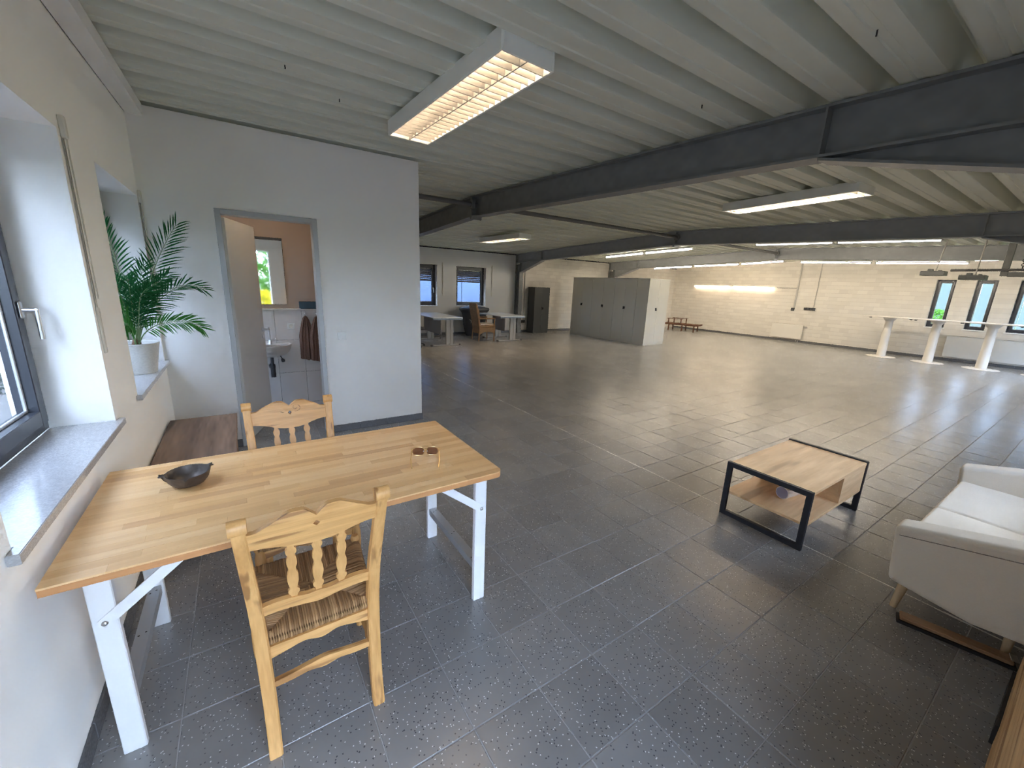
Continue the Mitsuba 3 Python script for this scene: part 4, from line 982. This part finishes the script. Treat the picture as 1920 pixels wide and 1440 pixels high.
# ------------------------------------------------------------------ sofa
t = thing('sofa', 'cream fabric two seat sofa on wooden legs at the right edge', 'sofa')
SX0, SX1, SYF, SYB = 2.665, 4.22, 0.415, -0.16
def arm(xa, xb):
    r = 0.028
    prof = [(SYF - r - 0.012, 0.17 + r + 0.02), (SYF - r + 0.010, 0.502 - r), (0.02, 0.592 - r), (SYB - 0.10, 0.66 - r), (SYB - 0.02, 0.17 + r + 0.02), (0.10, 0.155 + r)]
    return balls([(x, y, z) for y, z in prof for x in (xa + r, xb - r)], r)
al = obj('arm', arm(SX0, SX0 + 0.145), 'm_sofa', t, smooth=40)
obj('arm', arm(SX1 - 0.145, SX1), 'm_sofa', t, smooth=40)
obj('seam', tube([(SX0 - 0.0002, SYF - 0.015, 0.452), (SX0 - 0.0005, 0.20, 0.497), (SX0 - 0.0005, 0.0, 0.541), (SX0 - 0.0002, SYB - 0.02, 0.58)], 0.0022, 6), 'm_seam', al)
obj('seat_base', softbox(SX0 + 0.146, SX1 - 0.146, SYB + 0.02, SYF - 0.02, 0.175, 0.30, 0.02), 'm_sofa', t, smooth=40)
xm = 3.395
for a, b in ((SX0 + 0.147, xm - 0.002), (xm + 0.002, SX1 - 0.147)):
    m = softbox(a, b, SYB + 0.03, SYF - 0.012, 0.302, 0.405, 0.024).subdivide().subdivide()
    v = np.array(m.vertices)
    cx, cy = (a + b) / 2, (SYB + SYF) / 2
    puff = np.clip(1 - ((v[:, 0] - cx) / (b - a) * 2) ** 2, 0, 1) * np.clip(1 - ((v[:, 1] - cy) / (SYF - SYB) * 2) ** 2, 0, 1)
    v[:, 2] += np.where(v[:, 2] > 0.36, 0.022 * puff + 0.004 * (meshkit.fbm(v * 7, 3, 1) - 0.5), 0)
    obj('seat_cushion', tm(v, m.faces), 'm_sofa', t, smooth=40)
obj('backrest', balls([(x, y, z) for x in (SX0 + 0.05, SX1 - 0.05) for y, z in ((SYB + 0.01, 0.25), (SYB - 0.06, 0.25), (SYB - 0.10, 0.76), (SYB - 0.17, 0.76))], 0.035), 'm_sofa', t, smooth=40)
for x, y, dx, dy in ((2.792, 0.345, -0.012, 0.02), (2.872, -0.02, 0.0, 0.0), (4.09, 0.345, 0.012, 0.02), (4.02, -0.02, 0.0, 0.0)):
    obj('leg', cyl((x + dx, y + dy, 0), (x, y, 0.19), 0.0145, 16, 0.024), 'm_legwood', t, smooth=40)
t = thing('wooden_board', 'narrow brown wooden board with black rim on the floor beside the sofa\'s arm', 'board')
Mb = tr(2.735, 0.135, 0) @ rz(math.radians(14.5))
obj('plank', bx(-0.032, 0.032, -0.19, 0.19, 0.016, 0.034, 0.004), 'm_board', t, M=Mb)
obj('rim', bx(-0.040, 0.036, -0.20, 0.20, 0.0, 0.0155, 0.002), 'm_black', t, M=Mb)
obj('end_bracket', bx(-0.02, 0.03, -0.205, -0.18, 0.0345, 0.039, 0.001), 'm_satin', t, M=Mb)

# ------------------------------------------------------------------ sideboard at the lower right corner
t = thing('sideboard', 'oak sideboard with black plinth cut off at the lower right corner', 'sideboard')
obj('carcass', cat(bx(0.95, 2.60, YB + 0.012, -0.088, 0.085, 1.26, 0.002), bx(0.95, 2.185, YB + 0.012, -0.066, 0.0, 0.0845, 0.002)), 'm_sideboard', t)
obj('plinth', bx(2.187, 2.60, YB + 0.03, -0.056, 0.0, 0.084), 'm_black', t)
for a, b in ((0.955, 1.498), (1.502, 2.046), (2.05, 2.595)):
    d = obj('door', bx(a, b, -0.0875, -0.066, 0.09, 1.22, 0.002), 'm_sideboard', t)
    obj('knob', tf(trimesh.creation.icosphere(2, radius=0.012), tr(a + 0.04, -0.056, 1.12)), 'm_black', d, smooth=True)
obj('top', bx(0.94, 2.61, YB + 0.011, -0.06, 1.2605, 1.285, 0.003), 'm_sideboard', t)

# ------------------------------------------------------------------ grey steel cabinets
def cabinet(label, x, y, ang, w, d, h, m, side, handle_x=0.5, mid=True, group=None):
    """local: front at y = 0 facing -y, width along x"""
    t = thing('steel_cabinet', label, 'cabinet', group)
    M = tr(x, y, 0) @ rz(ang)
    obj('carcass', cat(bx(0, w, 0.014, d, 0.0, h, 0.003)), side, t, M=M)
    obj('plinth', bx(0.004, w - 0.004, 0.004, 0.0135, 0.0, 0.055), m, t, M=M)
    obj('top', bx(0, w, 0.0, 0.0135, h - 0.02, h), side, t, M=M)
    parts = ((0.003, w / 2 - 0.0015), (w / 2 + 0.0015, w - 0.003)) if mid else ((0.003, w - 0.003),)
    for a, b in parts:
        dk = obj('door', bx(a, b, 0.0, 0.0135, 0.06, h - 0.023, 0.002), m, t, M=M)
    hx = w * handle_x
    obj('lock_handle', cat(bx(hx - 0.042, hx + 0.042, -0.008, -0.0002, h * 0.545 - 0.04, h * 0.545 + 0.04, 0.004), cyl((hx, -0.016, h * 0.545), (hx, -0.008, h * 0.545), 0.016, 14)), 'm_black', t, M=M, label='black lock handle')
    return t
ang = math.radians(2.3)
fx, fy = 9.90, 7.815                                                # front right lower corner of the block
Dx, Dy = -math.sin(ang), math.cos(ang)
def at_front(s):
    return fx + Dx * s, fy + Dy * s
# fronts face -x: local x runs along -y
for lbl, s0, s1 in (('grey steel cabinet, leftmost of the long row, by the white wall', 2.20, 3.13), ('grey steel cabinet, second from the left in the long row', 1.265, 2.195), ('grey steel cabinet, third from the left in the long row', 0.43, 1.26)):
    x, y = at_front(s1)
    cabinet(lbl, x, y, -math.pi / 2 + ang, s1 - s0, 0.44, 1.945, 'm_cab', 'm_cab_light', 0.5)
cabinet('pale grey steel cabinet facing right at the end of the row', fx, fy, ang, 0.99, 0.42, 1.945, 'm_cab_light', 'm_cab', 0.43)
cabinet('low dark grey steel cabinet standing alone by the far column', 8.42, 11.33, math.radians(1), 0.66, 0.38, 1.56, 'm_cab_dark', 'm_cab_dark', 0.55)

# ------------------------------------------------------------------ far desks, chair, tub
def desk(label, x0, x1, y0, y1, h=0.74):
    t = thing('desk', label, 'desk')
    obj('tabletop', bx(x0, x1, y0, y1, h - 0.022, h, 0.004), 'm_desk_top', t)
    obj('edge_rail', cat(bx(x0, x1, y0 + 0.004, y0 + 0.03, h - 0.06, h - 0.0225), bx(x0, x1, y1 - 0.03, y1 - 0.004, h - 0.06, h - 0.0225)), 'm_desk_edge', t)
    for yl in (y0 + 0.20, y1 - 0.24):
        xc = (x0 + x1) / 2 + 0.12
        lg = obj('leg', cat(bx(xc - 0.10, xc - 0.015, yl - 0.025, yl + 0.025, 0.03, h - 0.0225, 0.004), bx(xc + 0.015, xc + 0.10, yl - 0.025, yl + 0.025, 0.03, h - 0.0225, 0.004), bx(xc - 0.015, xc + 0.015, yl - 0.015, yl + 0.02, 0.05, h - 0.03)), 'm_desk_leg', t)
        obj('foot', bx(x0 + 0.05, x1 + 0.0, yl - 0.03, yl + 0.03, 0.008, 0.03, 0.004), 'm_desk_leg', lg)
        obj('foot_cap', cat(bx(x0 + 0.02, x0 + 0.06, yl - 0.033, yl + 0.033, 0.0, 0.033, 0.003), bx(x1 - 0.01, x1 + 0.02, yl - 0.033, yl + 0.033, 0.0, 0.033, 0.003)), 'm_black', lg)
    obj('modesty_panel', bx(x0 + 0.30, x0 + 0.318, y0 + 0.26, y1 - 0.30, 0.28, h - 0.065, 0.002), 'm_modesty', t)
desk('white topped office desk partly hidden by the partition at the far wall', 3.95, 4.76, 9.45, 11.15)
desk('white topped office desk with the wicker armchair, near the far column', 6.08, 6.92, 9.72, 10.98)
t = thing('wicker_armchair', 'brown wicker armchair with tall back at the right far desk', 'armchair')
Mw = tr(5.84, 10.28, 0) @ rz(math.radians(-4))                          # local +x is forward
def slabpoly(poly, y0, y1):
    return ext_xz(poly, y0, y1)
obj('seat', softbox(-0.22, 0.27, -0.26, 0.26, 0.40, 0.46, 0.025), 'm_wicker', t, smooth=40, M=Mw)
obj('skirt', cat(ext_xz([(-0.22, 0.40), (0.26, 0.40), (0.25, 0.22), (0.10, 0.27), (-0.08, 0.27), (-0.23, 0.20)], -0.255, -0.235), ext_xz([(-0.22, 0.40), (0.26, 0.40), (0.25, 0.22), (0.10, 0.27), (-0.08, 0.27), (-0.23, 0.20)], 0.235, 0.255), bx(0.245, 0.262, -0.24, 0.24, 0.24, 0.40), bx(-0.235, -0.218, -0.24, 0.24, 0.22, 0.40)), 'm_wicker', t, M=Mw)
obj('backrest', balls([(x, y, z) for (x, z) in ((-0.225, 0.42), (-0.265, 0.80), (-0.335, 1.03)) for y in (-0.215, 0.215)], 0.03), 'm_wicker', t, smooth=40, M=Mw)
for s in (-1, 1):
    obj('armrest', cat(softbox(-0.26, 0.25, s * 0.27 - 0.028, s * 0.27 + 0.028, 0.63, 0.665, 0.014), cyl((0.215, s * 0.265, 0.44), (0.225, s * 0.268, 0.64), 0.018, 10)), 'm_wicker', t, smooth=40, M=Mw)
    obj('leg', cyl((0.235, s * 0.235, 0), (0.235, s * 0.235, 0.42), 0.018, 10), 'm_wicker', t, smooth=40, M=Mw)
    obj('leg', cyl((-0.25, s * 0.235, 0), (-0.215, s * 0.235, 0.42), 0.018, 10), 'm_wicker', t, smooth=40, M=Mw)
obj('cushion', softbox(-0.19, 0.24, -0.22, 0.22, 0.46, 0.50, 0.018), 'm_sofa', t, smooth=40, M=Mw)
t = thing('black_tub', 'large black tub with a wide rolled rim behind the wicker armchair', 'tub')
Mt = tr(6.12, 11.36, 0)
m = lathe([(0, 0), (0.22, 0), (0.25, 0.02), (0.30, 0.20), (0.35, 0.50), (0.36, 0.66), (0.40, 0.74), (0.44, 0.78), (0.455, 0.82), (0.44, 0.855), (0.38, 0.87), (0.25, 0.90), (0, 0.93)], 36)
v = np.array(m.vertices); v[:, 1] *= 0.72; v[:, 0] *= 1.12
obj('body', tm(v, m.faces), 'm_dark_plastic', t, smooth=40, M=Mt)
obj('tie', tube([(-0.30, -0.255, 0.52), (-0.24, -0.275, 0.48), (-0.26, -0.27, 0.42)], 0.008, 6), 'm_ivory', t, M=Mt)
t = thing('office_chair', 'dark swivel chair half hidden by the partition at the left far desk', 'office chair')
Mo = tr(4.05, 10.15, 0)
obj('seat', softbox(-0.22, 0.22, -0.22, 0.22, 0.43, 0.50, 0.03), 'm_dark_plastic', t, smooth=40, M=tr(3.55, 9.75, 0))
obj('backrest', softbox(-0.27, -0.21, -0.2, 0.2, 0.55, 0.98, 0.025), 'm_dark_plastic', t, smooth=40, M=tr(3.55, 9.75, 0))
obj('column', cat(cyl((0, 0, 0.08), (0, 0, 0.43), 0.025, 12), bx(-0.26, -0.2, -0.03, 0.03, 0.40, 0.6), bx(-0.24, 0.0, -0.03, 0.03, 0.40, 0.43)), 'm_dark_plastic', t, M=tr(3.55, 9.75, 0))
for i in range(5):
    a = i * 2 * math.pi / 5
    c_, s_ = math.cos(a), math.sin(a)
    ft = obj('star_leg', cyl((0, 0, 0.09), (0.27 * c_, 0.27 * s_, 0.065), 0.02, 8, 0.014), 'm_dark_plastic', t, M=tr(3.55, 9.75, 0))
    obj('caster', tf(trimesh.creation.cylinder(0.027, 0.03, sections=14), tr(3.55 + 0.27 * c_, 9.75 + 0.27 * s_, 0.027) @ rot(math.pi / 2, (c_, s_, 0))), 'm_black', ft)

# ------------------------------------------------------------------ radiators
def radiator(label, M, w, h, z0):
    """local: x along the wall, room towards -y"""
    t = thing('radiator', label, 'radiator')
    obj('panel', bx(0, w, -0.105, -0.095, z0, z0 + h, 0.004), 'm_radiator', t, M=M)
    obj('fin_block', bx(0.02, w - 0.02, -0.094, -0.04, z0 + 0.02, z0 + h - 0.02), 'm_radiator', t, M=M)
    obj('side_cover', cat(bx(0, 0.006, -0.094, -0.03, z0, z0 + h), bx(w - 0.006, w, -0.094, -0.03, z0, z0 + h)), 'm_radiator', t, M=M)
    g = obj('top_grille', bx(0, w, -0.094, -0.03, z0 + h - 0.012, z0 + h, 0.002), 'm_radiator', t, M=M)
    obj('valve', cat(cyl((w + 0.001, -0.06, z0 + h - 0.06), (w + 0.04, -0.06, z0 + h - 0.06), 0.012, 12), cyl((w + 0.04, -0.06, z0 + h - 0.06), (w + 0.11, -0.06, z0 + h - 0.06), 0.024, 14)), 'm_pipe_grey', t, M=M)
    obj('pipe', cat(cyl((w - 0.10, -0.06, 0.0), (w - 0.10, -0.06, z0 + 0.03), 0.010, 10), cyl((w - 0.16, -0.06, 0.0), (w - 0.16, -0.06, z0 + 0.03), 0.010, 10)), 'm_pipe_grey', t, M=M)
    obj('bracket', cat(bx(0.15, 0.18, -0.03, -0.002, z0 + 0.05, z0 + h - 0.05), bx(w - 0.24, w - 0.21, -0.03, -0.002, z0 + 0.05, z0 + h - 0.05)), 'm_radiator', t, M=M)
radiator('flat cream radiator on the brick wall between the lounger and the bar tables', tr(XR, 7.30, 0) @ M_RIGHT, 1.02, 0.50, 0.12)
radiator('long cream radiator below the narrow windows behind the bar tables', tr(XR, 2.72, 0) @ M_RIGHT, 2.2, 0.58, 0.12)
radiator('white radiator below the far windows behind the desks', tr(4.0, YF, 0) @ M_FAR, 1.25, 0.52, 0.16)

# ------------------------------------------------------------------ conduits and sockets on the brick wall
t = thing('wall_conduit', 'thick grey cable conduit coming down the brick wall right of the wall tube lights', 'conduit')
obj('pipe', cyl((XR - 0.025, 6.72, 1.2), (XR - 0.025, 6.72, 2.72), 0.024, 12), 'm_pipe_grey', t, smooth=40)
obj('side_pipe', cyl((XR - 0.025, 7.40, 1.885), (XR - 0.025, 6.72, 1.885), 0.016, 10), 'm_pipe_grey', t, smooth=40)
obj('switch_box', bx(XR - 0.05, XR, 6.70, 6.80, 1.10, 1.20, 0.005), 'm_dark_plastic', t)
t = thing('wall_conduit', 'thin grey cable conduit ending in the row of dark sockets on the brick wall', 'conduit')
obj('pipe', cyl((XR - 0.018, 6.12, 1.24), (XR - 0.018, 6.12, 2.72), 0.014, 10), 'm_pipe_grey', t, smooth=40)
for i in range(4):
    single('wall_socket', bx(XR - 0.045, XR, 6.06 + i * 0.085, 6.14 + i * 0.085, 1.145, 1.235, 0.006), 'm_dark_plastic', 'dark surface socket in the row of four on the brick wall', 'socket', 'row of dark sockets on the brick wall')
t = thing('wall_conduit', 'grey cable conduit on the far wall beside the dark cabinet', 'conduit')
obj('pipe', cyl((8.27, YF - 0.015, 0.42), (8.27, YF - 0.015, 2.15), 0.015, 10), 'm_pipe_grey', t, smooth=40)
for x in (8.17, 8.28):
    single('wall_socket', bx(x - 0.045, x + 0.045, YF - 0.045, YF, 0.33, 0.42, 0.006), 'm_black', ('left' if x < 8.2 else 'right') + ' black socket low on the far wall beside the dark cabinet', 'socket')

# ------------------------------------------------------------------ bar tables
def bar_table(label, y, x=15.42):
    t = thing('bar_table', label, 'bar table')
    obj('tabletop', bx(x - 0.42, x + 0.42, y - 0.485, y + 0.485, 1.125, 1.15, 0.006), 'm_bartable', t)
    obj('column', tf(lathe([(0, 0.02), (0.100, 0.02), (0.105, 0.05), (0.094, 0.5), (0.088, 1.02), (0.14, 1.09), (0.15, 1.1245), (0, 1.1245)], 32), tr(x, y, 0)), 'm_bartable', t, smooth=40)
    obj('base', tf(lathe([(0, 0), (0.33, 0), (0.335, 0.006), (0.32, 0.012), (0.16, 0.0195), (0, 0.0195)], 40), tr(x, y, 0)), 'm_bartable', t, smooth=40)
    for s in (-1, 1):
        obj('clamp', bx(x - 0.05, x + 0.05, y + s * 0.44 - 0.02, y + s * 0.44 + 0.02, 1.09, 1.1245, 0.003), 'm_dark_plastic', t)
for lbl, y in (('cream bar table on a round column, leftmost of the row by the narrow windows', 3.76), ('cream bar table on a round column, second from the left in the row', 2.78), ('cream bar table on a round column, third from the left in the row', 1.80), ('cream bar table on a round column, rightmost at the picture\'s edge', 0.82)):
    bar_table(lbl, y)

# ------------------------------------------------------------------ lounger
t = thing('sun_lounger', 'reddish brown wooden sun lounger at the brick wall behind the cabinets', 'lounger')
Ms = tr(15.55, 10.40, 0) @ rz(math.radians(-74))                     # local x: head (-) to foot (+)
for s in (-1, 1):
    obj('side_rail', bx(-0.70, 0.70, s * 0.30 - 0.015, s * 0.30 + 0.015, 0.24, 0.30, 0.004), 'm_teak', t, M=Ms)
    for x in (-0.45, 0.10, 0.58):
        obj('leg', tf(bx(-0.022, 0.022, s * 0.265 - 0.02, s * 0.265 + 0.02, 0.0, 0.27, 0.003), tr(x, 0, 0)), 'm_teak', t, M=Ms)
    obj('armrest', cat(bx(-0.52, 0.12, s * 0.34 - 0.03, s * 0.34 + 0.03, 0.49, 0.51, 0.004), bx(-0.47, -0.43, s * 0.34 - 0.015, s * 0.34 + 0.015, 0.28, 0.49, 0.003), bx(0.04, 0.08, s * 0.34 - 0.015, s * 0.34 + 0.015, 0.28, 0.49, 0.003)), 'm_teak', t, M=Ms)
for i in range(16):
    x = -0.66 + i * 0.088
    obj('slat', bx(x, x + 0.06, -0.284, 0.284, 0.285, 0.302, 0.003), 'm_teak', t, M=Ms)
obj('foot_bar', bx(0.705, 0.735, -0.32, 0.32, 0.25, 0.32, 0.004), 'm_teak', t, M=Ms)

# ------------------------------------------------------------------ hanging devices at the right
HX = 11.4
def hanger_box(label, yc, z, rod):
    t = thing('hanging_heater', label, 'hanging heater')
    obj('box', bx(HX - 0.14, HX + 0.14, yc - 0.17, yc + 0.17, z, z + 0.085, 0.006), 'm_cab_dark', t)
    obj('hanger', cyl((HX, yc - 0.02, z + 0.085), (HX, rod, float(zr(rod)) + 0.02), 0.011, 8), 'm_pipe_grey', t)
    obj('bracket', cat(bx(HX - 0.05, HX + 0.05, yc + 0.02, yc + 0.09, z + 0.0855, z + 0.125, 0.004), bx(HX - 0.04, HX + 0.04, yc - 0.10, yc - 0.06, z + 0.0855, z + 0.105, 0.004)), 'm_cab_dark', t)
hanger_box('dark grey box hanging from the roof on a white rod, left of the two', 2.31, 2.10, 2.24)
hanger_box('dark grey box hanging from the roof on a rod, right of the two', 1.77, 2.025, 1.73)
t = thing('hanging_pipe', 'dark pipe frame hanging below the roof at the right edge', 'pipe frame')
obj('pipe', cyl((HX + 0.07, 2.10, 2.205), (HX + 0.07, -0.40, 2.205), 0.022, 12), 'm_pipe_dark', t, smooth=40)
obj('post', bx(HX + 0.10, HX + 0.18, 1.38, 1.47, 2.10, float(zr(1.42)), 0.004), 'm_steel', t)
obj('rail', bx(HX + 0.10, HX + 0.18, -0.40, 1.38, 2.09, 2.17, 0.004), 'm_steel', t)
obj('chain', cat(*[tf(trimesh.creation.torus(0.022, 0.006, major_sections=12, minor_sections=6), tr(HX, 1.22, 2.25 + i * 0.037) @ rot(math.pi / 2, (1, 0, 0)) @ rot((i % 2) * math.pi / 2, (0, 1, 0))) for i in range(14)]), 'm_dark_plastic', t)

# ------------------------------------------------------------------ small hooks on the roof ribs
for x, y in ((0.75, 1.13), (2.35, 0.85), (2.5, 1.74), (0.35, 2.96), (0.7, 3.26)):
    single('roof_screw', cyl((x, y - 0.0, float(zr(y)) - 0.018), (x, y, float(zr(y)) + 0.05), 0.0035, 8), 'm_black', 'small dark screw tip sticking out below the roof deck', 'screw', 'screw tips below the roof deck')

# ------------------------------------------------------------------ outside
struct('ground', bx(-60, 18.5, -60, 90, -0.62, -0.5), 'm_pave', 'paved yard outside the hall')
struct('lawn', bx(18.5, 75, -60, 90, -0.62, -0.5), 'm_lawn', 'lawn outside the narrow windows')
def leaf_mass(n, size, centre, radii, seed):
    R = np.random.default_rng(seed)
    d = R.normal(size=(n, 3)); d /= np.linalg.norm(d, axis=1, keepdims=True)
    r = R.uniform(0.72, 1.0, n) ** 0.5
    lump = 0.8 + 0.4 * meshkit.fbm(d * 2.5 + seed, 3, seed)
    p = np.asarray(centre) + d * (r * lump)[:, None] * np.asarray(radii)
    a = R.normal(size=(n, 3)); a /= np.linalg.norm(a, axis=1, keepdims=True)
    b = np.cross(a, R.normal(size=(n, 3))); b /= np.linalg.norm(b, axis=1, keepdims=True)
    s = size * R.uniform(0.6, 1.3, n)[:, None]
    v = np.stack([p - a * s, p + b * s * 0.5, p + a * s, p - b * s * 0.5], 1).reshape(-1, 3)
    o = np.arange(n)[:, None] * 4
    return tm(v, np.vstack([o + np.array([[0, 1, 2]]), o + np.array([[0, 2, 3]])]))
def bush(label, cat_, c, r, n, size, m, seed):
    t = thing('bush', label, cat_)
    obj('foliage', leaf_mass(n, size, c, r, seed), m, t)
    obj('trunk', cyl((c[0], c[1], -0.5), (c[0], c[1], c[2]), 0.09, 8, 0.05), 'm_husk', t)
bush('tall light green garden bush seen in the washroom mirror', 'bush', (0.82, -6.5, 1.2), (0.62, 0.6, 1.9), 3800, 0.09, 'm_hedge', 1)
bush('yellow flowering bush seen in the washroom mirror', 'bush', (0.72, -4.9, 0.15), (0.5, 0.45, 0.95), 2400, 0.06, 'm_flower', 2)
def hedge_mass(n, size, lo, hi, seed):
    """leaves in the outer layer of a clipped hedge"""
    R = np.random.default_rng(seed)
    lo, hi = np.asarray(lo, float), np.asarray(hi, float)
    p = R.uniform(lo, hi, (n, 3))
    side = R.random(n)
    p[side < 0.55, 0] = hi[0] - np.abs(R.normal(0, 0.10, (side < 0.55).sum()))
    top_ = (side >= 0.55) & (side < 0.75)
    p[top_, 2] = hi[2] - np.abs(R.normal(0, 0.10, top_.sum()))
    p[:, 0] += 0.12 * meshkit.fbm(p * 1.5, 2, 4)
    a = R.normal(size=(n, 3)); a /= np.linalg.norm(a, axis=1, keepdims=True)
    b = np.cross(a, R.normal(size=(n, 3))); b /= np.linalg.norm(b, axis=1, keepdims=True)
    s = size * R.uniform(0.6, 1.3, n)[:, None]
    v = np.stack([p - a * s, p + b * s * 0.6, p + a * s, p - b * s * 0.6], 1).reshape(-1, 3)
    o = np.arange(n)[:, None] * 4
    return tm(v, np.vstack([o + np.array([[0, 1, 2]]), o + np.array([[0, 2, 3]])]))
t = thing('hedge', 'tall dark green hedge outside the left windows', 'hedge')
obj('foliage', hedge_mass(16000, 0.10, (-4.4, -1.5, -0.5), (-3.4, 12.5, 3.9), 8), 'm_conifer', t)
for i in range(7):
    obj('stem', cyl((-3.9, -1 + i * 2.1, -0.5), (-3.9, -1 + i * 2.1, 3.4), 0.07, 8, 0.03), 'm_husk', t)
t = thing('neighbour_hall', 'pale teal hall outside the narrow windows', 'building')
for i in range(12):
    obj('wall_panel', bx(42.0, 42.2, -8 + i * 2.0, -6.03 + i * 2.0, -0.5, 6.0, 0.01), 'm_teal', t)
bush('low green bush outside the first narrow window', 'bush', (30.0, 5.6, 0.2), (0.8, 0.9, 1.05), 2500, 0.08, 'm_hedge', 30)
t = thing('neighbour_hall', 'blue metal clad hall outside the far windows', 'building')
for i in range(16):
    obj('wall_panel', bx(-1 + i * 1.0, -0.02 + i * 1.0, 16.0, 16.2, -0.5, 5.0, 0.01), 'm_hall', t)
obj('downpipe', cat(cyl((7.15, 15.93, -0.5), (7.15, 15.93, 5.0), 0.06, 12), bx(7.1, 7.2, 15.94, 16.0, 1.4, 1.45)), 'm_downpipe', t, smooth=40)
obj('roof_edge', bx(-1.1, 15.1, 15.85, 16.3, 5.0, 5.25), 'm_downpipe', t)
